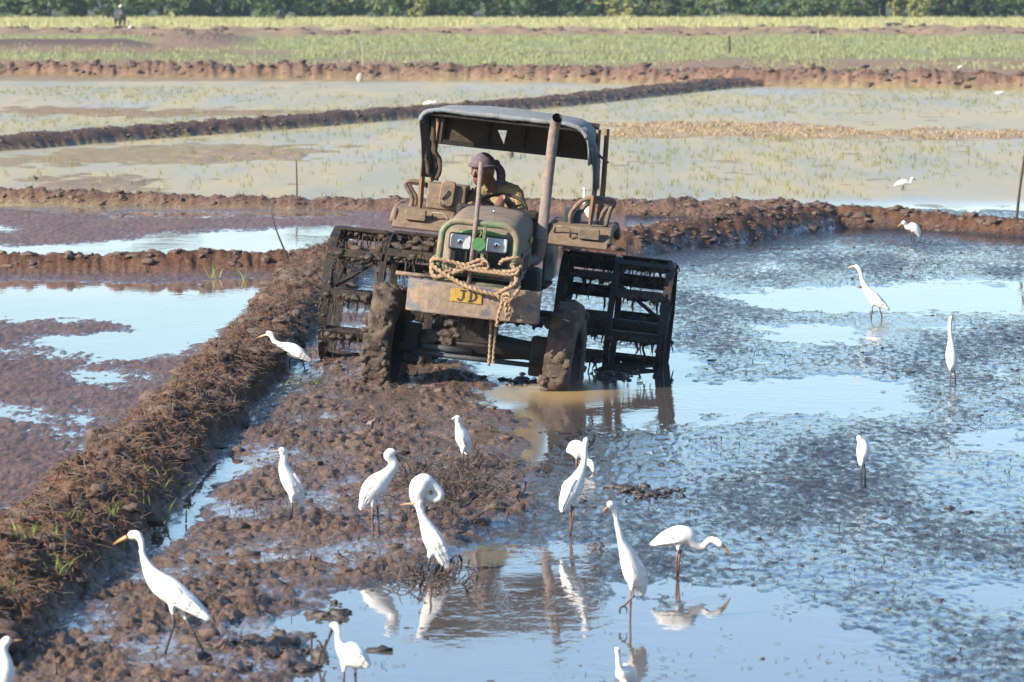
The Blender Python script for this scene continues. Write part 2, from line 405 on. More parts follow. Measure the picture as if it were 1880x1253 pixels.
def leaf_mat(name, c1, c2, trans=.35):
    m, n, b = nodes_of(name)
    tc = n.nodes.new("ShaderNodeTexCoord").outputs["Object"]
    oi = n.nodes.new("ShaderNodeObjectInfo")
    f, _ = noise_fac(n, tc, .9, 3, .6)
    f2, _ = noise_fac(n, tc, 7, 2, .6)
    fm = math_n(n, 'ADD', math_n(n, 'MULTIPLY', f, .6), math_n(n, 'MULTIPLY', f2, .4))
    c = mixc(n, fm, c1, c2)
    hs = nd(n, "ShaderNodeHueSaturation"); n.links.new(c, hs.inputs["Color"])
    mr = nd(n, "ShaderNodeMapRange"); mr.inputs[3].default_value = .7; mr.inputs[4].default_value = 1.3; n.links.new(oi.outputs["Random"], mr.inputs[0])
    n.links.new(mr.outputs[0], hs.inputs["Value"])
    n.links.new(hs.outputs[0], b.inputs["Base Color"]); b.inputs["Roughness"].default_value = .6; b.inputs["Specular IOR Level"].default_value = .25
    tr = n.nodes.new("ShaderNodeBsdfTranslucent"); n.links.new(hs.outputs[0], tr.inputs[0])
    mx = n.nodes.new("ShaderNodeMixShader"); mx.inputs[0].default_value = trans
    n.links.new(b.outputs[0], mx.inputs[1]); n.links.new(tr.outputs[0], mx.inputs[2])
    n.links.new(mx.outputs[0], n.nodes["Material Output"].inputs[0]); return m
M['leaf_dark'] = leaf_mat("dark_leaves", (.040, .080, .032), (.075, .115, .043))
M['leaf_mid'] = leaf_mat("olive_leaves", (.085, .12, .042), (.145, .17, .062))
M['leaf_yellow'] = leaf_mat("yellow_green_leaves", (.18, .205, .055), (.27, .265, .085))
M['grass_yellow'] = leaf_mat("dry_yellow_grass", (.31, .31, .14), (.40, .37, .19))
M['grass_green'] = leaf_mat("green_grass", (.235, .255, .115), (.30, .30, .15))
M['sprig'] = leaf_mat("fresh_sprig", (.16, .22, .05), (.27, .30, .09))
M['rice'] = leaf_mat("rice_seedling", (.32, .30, .09), (.25, .28, .09))
M['straw'] = simple("straw", (.21, .13, .08), (.10, .06, .038), 3, .9)
M['stubble'] = simple("pale_stubble", (.46, .35, .22), (.36, .26, .16), 1.5, .9)
M['debris'] = simple("dark_debris", (.07, .045, .03), (.04, .028, .022), 6, .7)
M['clod'] = simple("mud_clod", (.145, .095, .072), (.085, .055, .043), 5, .8, .9, 50, dist=.01)
M['clod_wet'] = simple("wet_clod", (.075, .057, .05), (.05, .04, .036), 5, .35, .9, 50, dist=.01)

# ------------------------------------------------------------------ terrain
_perm = np.random.default_rng(3).integers(0, 2 ** 31, 4096)
def _h(ix, iy, s): return _perm[(ix * 1619 + iy * 31337 + s * 6971 + _perm[(iy * 7 + s * 13) & 4095]) & 4095]
def perlin(x, y, s=0):
    x0 = np.floor(x).astype(np.int64); y0 = np.floor(y).astype(np.int64); fx = x - x0; fy = y - y0
    u = fx * fx * fx * (fx * (fx * 6 - 15) + 10); v = fy * fy * fy * (fy * (fy * 6 - 15) + 10)
    def g(i, j):
        a = (_h(x0 + i, y0 + j, s) & 1023) * (2 * math.pi / 1024); return np.cos(a) * (fx - i) + np.sin(a) * (fy - j)
    return ((g(0, 0) * (1 - u) + g(1, 0) * u) * (1 - v) + (g(0, 1) * (1 - u) + g(1, 1) * u) * v) * 1.45
def fbm(x, y, o=4, s=0, gain=.5):
    t = 0; a = 1; n_ = 0
    for i in range(o):
        t = t + a * perlin(x, y, s + i); n_ += a; a *= gain; x = x * 2.03 + 5.1; y = y * 2.03 + 1.7
    return t / n_
def billow(x, y, o=4, s=0):
    t = 0; a = 1; n_ = 0
    for i in range(o):
        t = t + a * (1 - np.abs(perlin(x, y, s + i)) * 2); n_ += a; a *= .55; x = x * 2.1 + 3.3; y = y * 2.1 + 7.9
    return t / n_
def sst(a, b, x):
    t = np.clip((x - a) / (b - a), 0, 1); return t * t * (3 - 2 * t)
FL = 0.22                                     # distances along the view count for less: pools are long, shallow shapes
def poly_mask(poly, x, y, wx, soft=.06, warp=.12):
    """soft inside mask of a ground polygon given by photo corners"""
    q = [P(*p) for p in poly]; px = np.array([p[0] for p in q]); py = np.array([p[1] for p in q]) * FL
    X = x + wx[0] * warp + wx[2] * .07; Y = y * FL + wx[1] * warp + wx[3] * .035
    bb = (X > px.min() - 1) & (X < px.max() + 1) & (Y > py.min() - 1) & (Y < py.max() + 1)
    out = np.zeros_like(x)
    if not bb.any(): return out
    X = X[bb]; Y = Y[bb]; ins = np.zeros(len(X), bool); d = np.full(len(X), 1e9)
    for i in range(len(px)):
        j = (i + 1) % len(px); ax, ay, bx, by = px[i], py[i], px[j], py[j]
        c = ((ay > Y) != (by > Y)) & (X < (bx - ax) * (Y - ay) / (by - ay + 1e-12) + ax); ins ^= c
        L2 = (bx - ax) ** 2 + (by - ay) ** 2 + 1e-12; t = np.clip(((X - ax) * (bx - ax) + (Y - ay) * (by - ay)) / L2, 0, 1)
        d = np.minimum(d, np.hypot(X - ax - t * (bx - ax), Y - ay - t * (by - ay)))
    out[bb] = sst(-soft, soft, np.where(ins, d, -d)); return out

POOLS = [   # polygon, depth
    ([(1225, 715), (1400, 704), (1560, 695), (1645, 702), (1625, 728), (1680, 752), (1560, 757), (1400, 752), (1260, 765), (1190, 772)], .05),
    ([(850, 712), (1000, 698), (1250, 690), (1260, 770), (1120, 790), (1010, 775), (900, 735)], .06),
    ([(925, 742), (1010, 768), (1000, 800), (990, 860), (940, 860), (950, 800)], .07),
    ([(1330, 545), (1540, 527), (1900, 524), (2000, 550), (1900, 574), (1640, 575), (1420, 566)], .035),
    ([(1400, 604), (1560, 606), (1590, 620), (1500, 634), (1420, 628)], .03),
    ([(540, 1112), (650, 1082), (830, 1062), (1010, 1062), (1020, 1104), (1200, 1106), (1430, 1104), (1500, 1150), (1640, 1215), (1660, 1320), (500, 1320), (545, 1200)], .06),
    ([(820, 1075), (850, 1018), (985, 1004), (1100, 1006), (1035, 1040), (1010, 1080)], .06),
    ([(170, 1085), (235, 1040), (262, 985), (320, 905), (360, 850), (440, 828), (455, 868), (395, 905), (375, 955), (290, 1035), (215, 1072)], .05),
    ([(1780, 805), (1900, 795), (1900, 832), (1800, 830)], .03),
    ([(1815, 1098), (1900, 1094), (1900, 1112), (1840, 1110)], .04),
    ([(1040, 640), (1260, 655), (1265, 700), (1050, 705)], .05),
    ([(890, 655), (1000, 650), (1010, 690), (900, 682)], .05),
    ([(515, 764), (590, 762), (590, 772), (520, 774)], .05),
    ([(575, 700), (625, 692), (625, 706), (580, 710)], .05),
]
LEFT_POOLS = [
    ([(-200, 516), (540, 516), (500, 545), (420, 600), (380, 632), (260, 618), (200, 590), (90, 590), (-200, 585)], .04),
    ([(60, 622), (240, 606), (380, 625), (330, 655), (220, 662), (120, 655)], .04),
    ([(-50, 752), (160, 764), (150, 776), (-50, 772)], .05),
    ([(140, 690), (210, 694), (200, 706), (150, 702)], .045),
    ([(-300, 455), (120, 452), (230, 438), (400, 424), (640, 418), (640, 486), (-300, 488)], .05),
    ([(100, 388), (640, 390), (640, 398), (200, 398)], .03),
    ([(-300, 418), (30, 416), (20, 426), (-300, 428)], .03),
]
CENTRE = [(-150, 1330), (-60, 1120), (100, 1085), (250, 1000), (330, 890), (450, 800), (575, 700), (560, 640), (600, 560), (700, 540), (760, 640), (880, 690), (990, 750), (965, 850), (1000, 890), (960, 960), (830, 1030), (700, 1080), (570, 1105), (545, 1180), (590, 1330)]
# (centre line in photo pixels on the ground, half width m, height m)
BUNDS = {
    'near': [(-150, 1240, .54, .25), (55, 1055, .52, .25), (215, 908, .49, .26), (345, 778, .47, .25), (455, 668, .46, .24), (530, 588, .48, .23), (580, 522, .54, .21), (612, 482, .56, .19)],
    'cross': [(-500, 500, .42, .19), (0, 497, .42, .20), (300, 498, .42, .21), (560, 494, .5, .2), (800, 482, .5, .2), (1130, 466, .6, .26), (1350, 438, .75, .34), (1500, 416, .75, .34), (1700, 420, .55, .22), (1900, 434, .5, .2), (2300, 450, .5, .2)],
    'middle': [(-500, 366, .5, .20), (0, 372, .5, .22), (300, 378, .5, .17), (700, 385, .5, .16), (1000, 392, .6, .2), (1250, 396, .8, .24), (1430, 402, .8, .24)],
    'diagonal': [(-500, 305, .7, .26), (0, 274, .7, .28), (300, 250, .7, .28), (500, 236, .7, .28), (770, 214, .7, .28), (1000, 196, .7, .28), (1200, 174, .8, .30), (1300, 163, .8, .30), (1420, 156, .8, .25)],
    'far': [(-500, 140, 1.0, .5), (0, 143, 1.0, .5), (500, 146, 1.0, .48), (900, 148, 1.0, .48), (1400, 158, 1.0, .48), (1900, 164, 1.0, .46), (2400, 168, 1.0, .46)],
}
def bund_profile(line, x, y, wx):
    q = [(*P(p[0], p[1])[:2], p[2], p[3]) for p in line]
    best = np.full_like(x, 1e9); wv = np.ones_like(x); hv = np.zeros_like(x)
    for a, b_ in zip(q[:-1], q[1:]):
        L2 = (b_[0] - a[0]) ** 2 + (b_[1] - a[1]) ** 2
        t = np.clip(((x - a[0]) * (b_[0] - a[0]) + (y - a[1]) * (b_[1] - a[1])) / L2, 0, 1)
        d = np.hypot(x - a[0] - t * (b_[0] - a[0]), y - a[1] - t * (b_[1] - a[1]))
        k = d < best; best = np.where(k, d, best)
        wv = np.where(k, a[2] + t * (b_[2] - a[2]), wv); hv = np.where(k, a[3] + t * (b_[3] - a[3]), hv)
    u = (best + wx[0] * .12 + wx[2] * .05) / wv
    return np.where(u < 1, hv * np.clip(1 - np.clip(u, 0, 1) ** 1.7, 0, 1), 0), sst(1.05, .72, u)

C_BROWN = np.array((.125, .083, .060)); C_WET = np.array((.020, .0175, .017)); C_RED = np.array((.105, .061, .043)); C_BUND = np.array((.098, .054, .034))
C_FARB = np.array((.128, .080, .058)); C_BEIGE = np.array((.225, .175, .095)); C_STUB = np.array((.28, .20, .125))
C_GREEN = np.array((.19, .20, .085)); C_YEL = np.array((.345, .32, .155)); C_FMUD = np.array((.21, .138, .082))
def terrain(x, y):
    """height, soil colour (n,3), wetness, bund index for ground points"""
    n_ = len(x)
    wx = [fbm(x * 1.6, y * .7, 3, 11), fbm(x * 1.6, y * .7, 3, 23), fbm(x * 6, y * 4, 3, 31), fbm(x * 7, y * 3, 3, 37)]
    py = CAM_H * FPX / y - 40                 # photo row of the point, used only to lay out the strips of land
    px = 940 + x / y * FPX
    h = np.zeros(n_); soil = np.tile(C_WET, (n_, 1)); wet = np.clip(.90 + .42 * fbm(x * .7, y * .22, 4, 171), .58, 1.12)
    def blend(mask, colour): soil[:] = soil * (1 - mask[:, None]) + colour * mask[:, None]
    near = y < 75
    lump = np.zeros(n_); fine = np.zeros(n_)
    lump[near] = billow(x[near] * 4.2, y[near] * 3.0, 4, 41); fine[near] = fbm(x[near] * 15, y[near] * 9, 4, 51)
    patch = fbm(x * 1.1, y * .55, 3, 61)
    # right wet field
    spk = np.zeros(n_); spk[near] = fbm(x[near] * 13, y[near] * 4.6, 5, 131, .66)
    h = .006 + .015 * spk + .008 * (lump - .25) + .014 * patch
    # left fields
    left = near & (px < 1000) & (y > 15)
    cross_y = CAM_H * FPX / (497 + 40)
    leftpad = (x < -2.0 - (y - 28) * 0.012) & (y < cross_y)
    lp = sst(.25, -.25, (x - np.interp(y, [20, 28, 35, 43, 50, 56], [-3.0, -2.85, -2.5, -2.3, -2.25, -2.4]))) * (y < cross_y + .3)
    h = h * (1 - lp) + lp * (.018 + .010 * (lump - .3) + .035 * spk + .03 * patch); blend(lp, C_RED); wet = wet * (1 - lp) + lp * .42
    strip = ((py < 500) & (py > 380) & (px < 1150)).astype(float)
    h = h * (1 - strip) + strip * (.022 + .035 * spk + .03 * patch); blend(strip, C_RED * 1.15); wet = wet * (1 - strip) + strip * .42
    # churned centre
    c = poly_mask(CENTRE, x, y, wx, .12, .22)
    amp = sst(-.22, .30, fbm(x * 1.4, y * .8, 3, 141) + .45 * wx[2]); l6 = np.zeros(n_); l6[near] = billow(x[near] * 8.5, y[near] * 5.5, 5, 151)
    h = h * (1 - c) + c * (.034 + amp * (.045 * (l6 - .2) + .055 * fine + .035 * spk + .018) + (1 - amp) * (.016 * spk + .008 * lump) + .03 * patch); blend(c, C_BROWN * (1 - .18 * amp[:, None])); wet = wet * (1 - c) + c * np.clip(.90 - .62 * amp - .5 * patch, .12, .95)
    bank = poly_mask([(560, 640), (640, 560), (720, 640), (700, 690), (600, 690)], x, y, wx, .2, .1); h += bank * .05
    pools = np.zeros(n_); rim = np.zeros(n_); isl = np.zeros(n_); isl[near] = fbm(x[near] * 4.2, y[near] * 1.5, 4, 181, .6)
    for q, d in POOLS + LEFT_POOLS:
        mk = poly_mask(q, x, y, wx, .26, .18 if d > .03 else .24); pools = np.maximum(pools, mk); rim = np.maximum(rim, poly_mask(q, x, y, wx, .55, .2))
        h = h * (1 - mk) + mk * (-d * .40 + .020 * spk * (1 - mk * .4) + .010 * fine + .010 * patch) + 4 * mk * (1 - mk) * .030 * isl
    wet = np.maximum(wet, pools * .95); wet = np.clip(wet + .28 * rim, 0, 1.05)
    # far fields under shallow water, then strips of mud and grass
    ff = sst(392, 372, py + wx[0] * 3) * (py > 100)
    h = h * (1 - ff) + ff * (-.012 + .03 * patch + .012 * fbm(x * .35, y * .12, 3, 71)); blend(ff, C_BEIGE); wet = wet * (1 - ff) + ff * .55
    mud = [([(1110, 228), (1400, 226), (1640, 240), (1900, 240), (1900, 256), (1500, 256), (1120, 252)], C_STUB, .03), ([(-100, 300), (200, 270), (480, 268), (640, 275), (420, 296), (150, 305)], C_BEIGE * .95, .03),
           ([(350, 282), (540, 278), (560, 292), (380, 294)], C_STUB * .8, .04), ([(60, 330), (230, 325), (260, 345), (100, 350)], C_STUB * .7, .05), ([(0, 196), (300, 200), (600, 206), (300, 215), (0, 210)], C_FMUD, .03)]
    for q, colr, dz in mud:
        mk = poly_mask(q, x, y, wx, .5, .9); h += mk * dz; blend(mk, colr); wet = wet * (1 - mk) + mk * .1
    wob = fbm(x * .12, y * .03, 3, 81) * 7 + fbm(x * .5, y * .12, 2, 85) * 2
    # rows beyond the far bund
    b1 = sst(150, 143, py); pyt = py; py = np.where(py < 105, py - 5, py); h = h * (1 - b1) + b1 * (.12 + .04 * patch); blend(b1, C_FMUD * (0.95)); wet = wet * (1 - b1) + b1 * .12
    gl = b1 * sst(118, 110, py + wob) * sst(92, 98, py + wob) * (.45 + .5 * sst(-.2, .3, patch)); blend(gl, C_GREEN * .75)
    wedge = b1 * sst(-6, 6, py + wob * .6 - np.interp(px, [700, 1100, 1400, 1900], [108, 100, 86, 70])) * sst(-4, 4, np.interp(px, [700, 900, 1150, 1400, 1560, 1900], [112, 126, 121, 105, 112, 110]) - py - wob * .4)
    blend(wedge, C_GREEN)
    g2 = b1 * sst(96, 90, py + wob * .5) * sst(60, 66, py + wob * .5) * sst(380, 560, px + wob * 20); blend(g2, C_GREEN * 1.05)
    g3 = b1 * sst(80, 76, py + wob * .4) * sst(56, 60, py + wob * .4) * sst(330, 260, px + wob * 12); blend(g3, C_GREEN)
    bl = b1 * sst(90, 86, py) * sst(76, 79, py) * sst(300, 220, px + wob * 10); blend(bl, C_FARB * .8); h += bl * .25
    mound = sst(1, 0, np.hypot((px - 385) / 120, (py + wob * .4 - 74) / 14)); blend(b1 * mound, C_FARB * 1.1); h += mound * .35 * b1 * (1 + .5 * wx[2])
    br = b1 * sst(67, 62, py + wob * .35) * sst(51, 55, py + wob * .35); blend(br, C_FMUD * 1.1); h += br * .3 * np.clip(.5 + 1.6 * fbm(x * .35, y * .1, 2, 91), 0, 1.6)
    by = b1 * sst(57, 52, py + wob * .3); blend(by, C_YEL); h += by * .1
    py = pyt; fl_ = sst(44, 36, py); blend(fl_, np.array((.07, .075, .035)))
    # earth bunds
    bi = np.zeros(n_, int)
    for k, (nm, line) in enumerate(BUNDS.items()):
        hb, mk = bund_profile(line, x, y, wx)
        rough = {'near': .13, 'cross': .07, 'middle': .09, 'diagonal': .05, 'far': .20}[nm]
        l2 = lump if nm in ('near', 'cross') else billow(x * 2.6, y * 1.6, 3, 44)
        l2 = l2 if nm in ('near', 'cross') else .45 * l2 + .7 * fbm(x * 3.1, y * 1.3, 4, 201) + .1
        if nm == 'far': l2 = billow(x * 1.9, y * 1.1, 4, 47)
        if nm == 'near': l2 = .6 * l6 + .5 * billow(x * 2.3, y * 1.7, 2, 161)
        hb = hb * (1 + (.25 if nm != 'far' else .5) * patch) + mk * (rough * (l2 - .2) + .03 * fine + (.05 * fbm(x * 5, y * 3, 3, 95) if nm == 'near' else 0))
        h = np.maximum(h * (1 - mk * .6), np.where(mk > 0, hb, -9)) if False else h * (1 - mk) + mk * np.maximum(hb, h * .5)
        colr = {'near': C_BUND, 'cross': C_BUND * .95, 'middle': C_FARB * .85, 'diagonal': C_FARB * .72, 'far': C_FARB * 1.1}[nm]
        blend(mk, colr * (1 + .18 * np.sign(1) * 0)); wet = wet * (1 - mk) + mk * np.where(np.full(n_, nm == 'cross') & (px > 1150) & (px < 1640) & (hb < .17), .8, .06)
        bi = np.where(mk > .5, k + 1, bi)
    wetline = near & (h < .03) & (bi == 0); wet = np.where(wetline, np.maximum(wet, sst(.03, .0, h) * .9), wet)
    wet = np.where(py < 140, wet * .6, wet)
    return h, soil, wet, bi

rows = np.concatenate([np.arange(1560, 470, -1.9), np.arange(470, 180, -1.15), np.arange(180, 110, -.55), np.arange(110, 20, -1.2), np.array([17, 12, 6, 0, -8, -16, -24, -30, -34, -37, -38.5, -39.2])])
yy = CAM_H * FPX / (rows + 40.0)
tt = np.arange(-1240, 1240.1, 3.3) / FPX
tt = np.concatenate([[-3, -1.6, -.9, -.5, -.3, -.22, -.18], tt[(tt > -.149)], [.18, .22, .3, .5, .9, 1.6, 3]]); tt = np.unique(np.round(tt, 7))
GX = (yy[:, None] * tt[None, :]).ravel(); GY = np.repeat(yy, len(tt))
GX = GX + np.repeat(yy, len(tt)) * (np.random.default_rng(5).random(len(GX)) - .5) * 1.2 / FPX
gh, gsoil, gwet, gbi = terrain(GX, GY)
GV = np.stack([GX, GY, gh], 1)
nr, nc = len(yy), len(tt)
idx = np.arange(nr * nc).reshape(nr, nc)
GF = np.stack([idx[:-1, :-1], idx[:-1, 1:], idx[1:, 1:], idx[1:, :-1]], -1).reshape(-1, 4)
fb = np.stack([gbi[GF[:, k]] for k in range(4)], 1); fbm_ = np.where((fb == fb[:, :1]).all(1), fb[:, 0], 0)
def ground_piece(name, sel, label, cat):
    f = GF[sel]; u, inv = np.unique(f, return_inverse=True)
    me = mesh_np(name, GV[u], inv.reshape(f.shape), M['ground'], True)
    a = me.attributes.new("soil", 'FLOAT_COLOR', 'POINT'); a.data.foreach_set("color", np.hstack([gsoil[u], np.ones((len(u), 1))]).astype(np.float32).ravel())
    a = me.attributes.new("wet", 'FLOAT', 'POINT'); a.data.foreach_set("value", gwet[u].astype(np.float32))
    o = link(name, me); return tag(o, label, cat, None, 'structure')
ground_piece("ground", fbm_ == 0, "flooded and ploughed mud of the paddy fields", "ground")
for k, (nm, lab) in enumerate([('near', "rough straw-strewn earth bund running from the lower left to the tractor"), ('cross', "low earth bund crossing behind the tractor to the right bank"),
                               ('middle', "thin crumbly earth bund with a stake in it behind the tractor cab"), ('diagonal', "dark narrow bund slanting across the rice seedling paddies"), ('far', "tall reddish earth bank across the far paddies")]):
    ground_piece("earth_bund", fbm_ == k + 1, lab, "bund")

# water: one sheet at paddy level; it shows wherever the mud lies below it
wr = np.concatenate([np.arange(1600, 140, -6.0), [150, 140]]); wr = np.unique(wr)[::-1]; wyy = CAM_H * FPX / (wr + 40.0); wtt = np.linspace(-.19, .19, 220)
WX = (wyy[:, None] * wtt[None, :]).ravel(); WY = np.repeat(wyy, len(wtt))
wpx = 940 + WX / WY * FPX; wpy = CAM_H * FPX / WY - 40
wcol = np.tile(np.array((.085, .072, .064)), (len(WX), 1))
def wblend(mk, c): wcol[:] = wcol * (1 - mk[:, None]) + np.array(c) * mk[:, None]
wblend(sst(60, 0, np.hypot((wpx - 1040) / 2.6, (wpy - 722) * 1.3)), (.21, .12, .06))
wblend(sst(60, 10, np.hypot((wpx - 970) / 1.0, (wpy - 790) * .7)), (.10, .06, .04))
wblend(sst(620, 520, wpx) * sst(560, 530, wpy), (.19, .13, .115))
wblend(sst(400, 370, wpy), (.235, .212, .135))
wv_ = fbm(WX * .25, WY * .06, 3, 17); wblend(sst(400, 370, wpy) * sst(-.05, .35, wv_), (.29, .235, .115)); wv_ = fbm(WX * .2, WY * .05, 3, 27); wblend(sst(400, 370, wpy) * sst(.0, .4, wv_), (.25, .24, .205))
widx = np.arange(len(wyy) * len(wtt)).reshape(len(wyy), len(wtt))
WF = np.stack([widx[:-1, :-1], widx[:-1, 1:], widx[1:, 1:], widx[1:, :-1]], -1).reshape(-1, 4)
wrip = np.maximum(sst(385, 360, wpy), .85 * np.maximum(sst(60, 20, np.hypot((wpx - 1000) / 3.4, (wpy - 720) * 1.7)), sst(50, 15, np.hypot((wpx - 965) / .9, (wpy - 800) * .6))))
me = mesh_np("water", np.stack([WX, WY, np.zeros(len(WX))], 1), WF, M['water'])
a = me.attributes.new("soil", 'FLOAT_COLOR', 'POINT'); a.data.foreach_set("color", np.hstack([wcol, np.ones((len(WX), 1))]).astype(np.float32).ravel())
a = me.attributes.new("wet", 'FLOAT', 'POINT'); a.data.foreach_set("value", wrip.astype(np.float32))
tag(link("water", me), "shallow muddy water standing in the paddies", "water", None, 'structure')

# ------------------------------------------------------------------ tractor (local axes: x to the picture's right, y to its rear, z up)
TL = P(866, 708); T_ROT = (0, R(6), R(-5))
TM = Matrix.Rotation(T_ROT[2], 4, 'Z') @ Matrix.Rotation(T_ROT[1], 4, 'Y')
TMi = np.array(TM.to_3x3().transposed())
def L(x, y, ly):                              # point of the tractor at depth ly seen at a photo pixel
    d = TMi @ ray(x, y); o = TMi @ (EYE - np.array(TL)); return Vector(o + d * ((ly - o[1]) / d[1]))
tr = empty("tractor", TL, T_ROT, "mud-caked green tractor with cage wheels and a torn canvas canopy in the flooded field", "tractor")
def part(mb, name, material, parent=tr, **k): return mb.build(name, M[material], parent, **k)

# hood: cross-sections along y
hood = MB(); secs = []
for y, hw, zt, zb, sh in [(-.54, .27, 1.36, .98, .10), (-.52, .315, 1.405, .96, .12), (-.40, .335, 1.455, .95, .14), (.0, .345, 1.50, .97, .15), (.5, .345, 1.525, .98, .15), (.72, .34, 1.53, .98, .15)]:
    s_ = [(-hw, zb)]
    for k in range(6):
        a = R(180 - 15 * k * 1.2); s_.append((-hw + sh + sh * math.cos(a), zt - sh + sh * math.sin(a)))
    s_ += [(0, zt + .018)]
    for k in range(6):
        a = R(90 - 15 * k * 1.2); s_.append((hw - sh + sh * math.cos(a), zt - sh + sh * math.sin(a)))
    s_ += [(hw, zb)]
    secs.append([(px_, y, pz_) for px_, pz_ in s_])
nS = len(secs[0]); hv_ = [p for s_ in secs for p in s_]; hf_ = []
for a in range(len(secs) - 1):
    for i in range(nS - 1): hf_.append((a * nS + i, a * nS + i + 1, (a + 1) * nS + i + 1, (a + 1) * nS + i))
hf_.append(tuple((len(secs) - 1) * nS + i for i in range(nS)))
hood.add(hv_, hf_); part(hood, "hood", 'hood', smooth=True)
nose = MB(); nose.add(secs[0], [tuple(range(nS))]); nose.build("nose_panel", M['hood'], tr)
brow = MB().sweep([(-.24, -.552, 1.32, .016), (-.15, -.565, 1.362, .02), (0, -.57, 1.378, .022), (.15, -.565, 1.362, .02), (.24, -.552, 1.32, .016)], 14, 8); part(brow, "green_brow", 'green', smooth=True)
for sx in (-1, 1):
    MB().box((sx * .352, .12, 1.12), (.012, .86, .20)).build("side_panel", M['hood'], tr, bevel=.008)
    g_ = MB()
    for k in range(5): g_.box((sx * .36, -.18 + .1 * k, 1.12), (.008, .06, .13))
    g_.build("side_vent", M['grille'], tr)
MB().box((.362, .36, 1.30), (.006, .22, .045)).build("stripe", M['yellow'], tr)
gr = MB().rbox((-.005, -.555, 1.19), (.50, .03, .33), .03).build("grille", M['grille'], tr)
for k in range(10):
    MB().box((-.205 + .045 * k, -.578, 1.10), (.016, .022, .20)).build("grille_bar", M['dark'], gr)
for cx in (-.172, .142):
    hl = MB(); hl.rbox((cx, -.580, 1.283), (.205, .03, .15), .02); h_o = hl.build("headlight", M['grille'], tr)
    MB().rbox((cx, -.598, 1.283), (.178, .02, .122), .015).build("lens", M['lens'], h_o, bevel=.003)
    MB().ball((cx, -.606, 1.285), (.030, .008, .030), 14, 8).build("bulb", M['chrome'], h_o, smooth=True)
    MB().ball((cx, -.613, 1.285), (.012, .006, .012), 10, 6).build("bulb_tip", M['grille'], h_o, smooth=True)
MB().lathe_x([(0, .001), (.004, .018), (.02, .02), (.022, .001)], 14, (.02, .05, 1.535)).build("fuel_cap", M['chrome'], tr, smooth=True)

# grille guard: bent tube with cross bars, and the tall marker pole
gd = MB(); gp = []
gp += [(-.335, -.68, .88), (-.335, -.69, 1.10), (-.332, -.69, 1.26)]
for k in range(1, 7):
    a = R(180 - 15 * k); gp.append((-.185 + .148 * math.cos(a), -.69, 1.315 + .148 * math.sin(a)))
for k in range(0, 6):
    a = R(90 - 15 * k); gp.append((.175 + .148 * math.cos(a), -.69, 1.315 + .148 * math.sin(a)))
gp += [(.322, -.69, 1.26), (.322, -.69, 1.10), (.322, -.68, .88)]
gg = gd.tube(gp, .030, 12).build("grille_guard", M['green_bar'], tr, smooth=True)
MB().box((-.005, -.685, 1.055), (.64, .03, .075)).build("cross_bar", M['green_bar'], gg, bevel=.006)
MB().tube([(-.34, -.68, .935), (.32, -.68, .935)], .022, 10).build("cross_bar", M['green_bar'], gg, smooth=True)
for cx in (-.055, .035):
    MB().box((cx, -.70, 1.24), (.028, .02, .44)).build("guard_upright", M['green_bar'], gg, bevel=.004)
MB().tube([(-.055, -.715, .90), (-.045, -.72, 1.5), (-.055, -.72, 1.99)], .020, 12).build("marker_pole", M['pipe'], tr, smooth=True)
dsc = MB(); dsc.lathe_x([(-.004, .001), (-.004, .057), (.004, .059), (.004, .001)], 28)
d_o = dsc.build("tag_disc", M['disc'], tr); d_o.location = (.000, -.745, 1.285); d_o.rotation_euler = (0, R(4), R(90))
MB().tube([(.0, -.742, 1.35), (.012, -.735, 1.385), (.0, -.73, 1.40)], .004, 6).build("tag_wire", M['rope'], tr)

# bumper: curved plate with a shelf
bm_ = MB(); prof = []
for k in range(13):
    t = -1 + k / 6; prof.append((t * .575, -.80 + .075 * abs(t) ** 4))
v_ = []; f_ = []
for (bx, by) in prof:
    v_ += [(bx, by, .655), (bx, by, .93), (bx, by + .09, .935), (bx, by + .09, .655)]
for k in range(12):
    for i in range(4): f_.append((k * 4 + i, k * 4 + (i + 1) % 4, k * 4 + 4 + (i + 1) % 4, k * 4 + 4 + i))
f_ += [(0, 1, 2, 3), (51, 50, 49, 48)]
bm_.add(v_, f_); bmp = part(bm_, "bumper", 'bumper', bevel=.012)
MB().box((-.0, -.62, .80), (.86, .30, .14)).build("weight_block", M['dark'], tr, bevel=.01)
MB().tube([(-.70, -.60, .955), (-.30, -.62, .955)], .018, 8).build("drawbar_rod", M['rail'], tr, smooth=True)
npl = MB().box((-.055, -.806, .838), (.27, .008, .115)).build("number_plate", M['plate'], tr, bevel=.003)
let = MB(); yl = -.8115
def bar2(x0, z0, x1, z1): let.box(((x0 + x1) / 2, yl, (z0 + z1) / 2), (abs(x1 - x0), .004, abs(z1 - z0)))
jx, dx, z0, z1 = -.100, -.030, .792, .886                     # the letters J and D with slab serifs
bar2(jx + .010, z0 + .022, jx + .028, z1); bar2(jx - .012, z1 - .011, jx + .044, z1 + .003)
arc = [(jx - .007 + .026 * math.cos(R(a)), z0 + .022 + .024 * math.sin(R(a))) for a in range(180, 361, 20)] + [(jx - .007 + .012 * math.cos(R(a)), z0 + .022 + .011 * math.sin(R(a))) for a in range(360, 179, -20)]
let.extrude([(p[0], p[1]) for p in [(a_[0], a_[1]) for a_ in arc]], 1, yl - .002, yl + .002)
bar2(dx + .004, z0, dx + .022, z1); bar2(dx - .008, z1 - .010, dx + .03, z1 + .003); bar2(dx - .008, z0 - .003, dx + .03, z0 + .010)
arc = [(dx + .022 + .046 * math.cos(R(a)), (z0 + z1) / 2 + .043 * math.sin(R(a))) for a in range(90, -91, -15)] + [(dx + .022 + .028 * math.cos(R(a)), (z0 + z1) / 2 + .031 * math.sin(R(a))) for a in range(-90, 91, 15)]
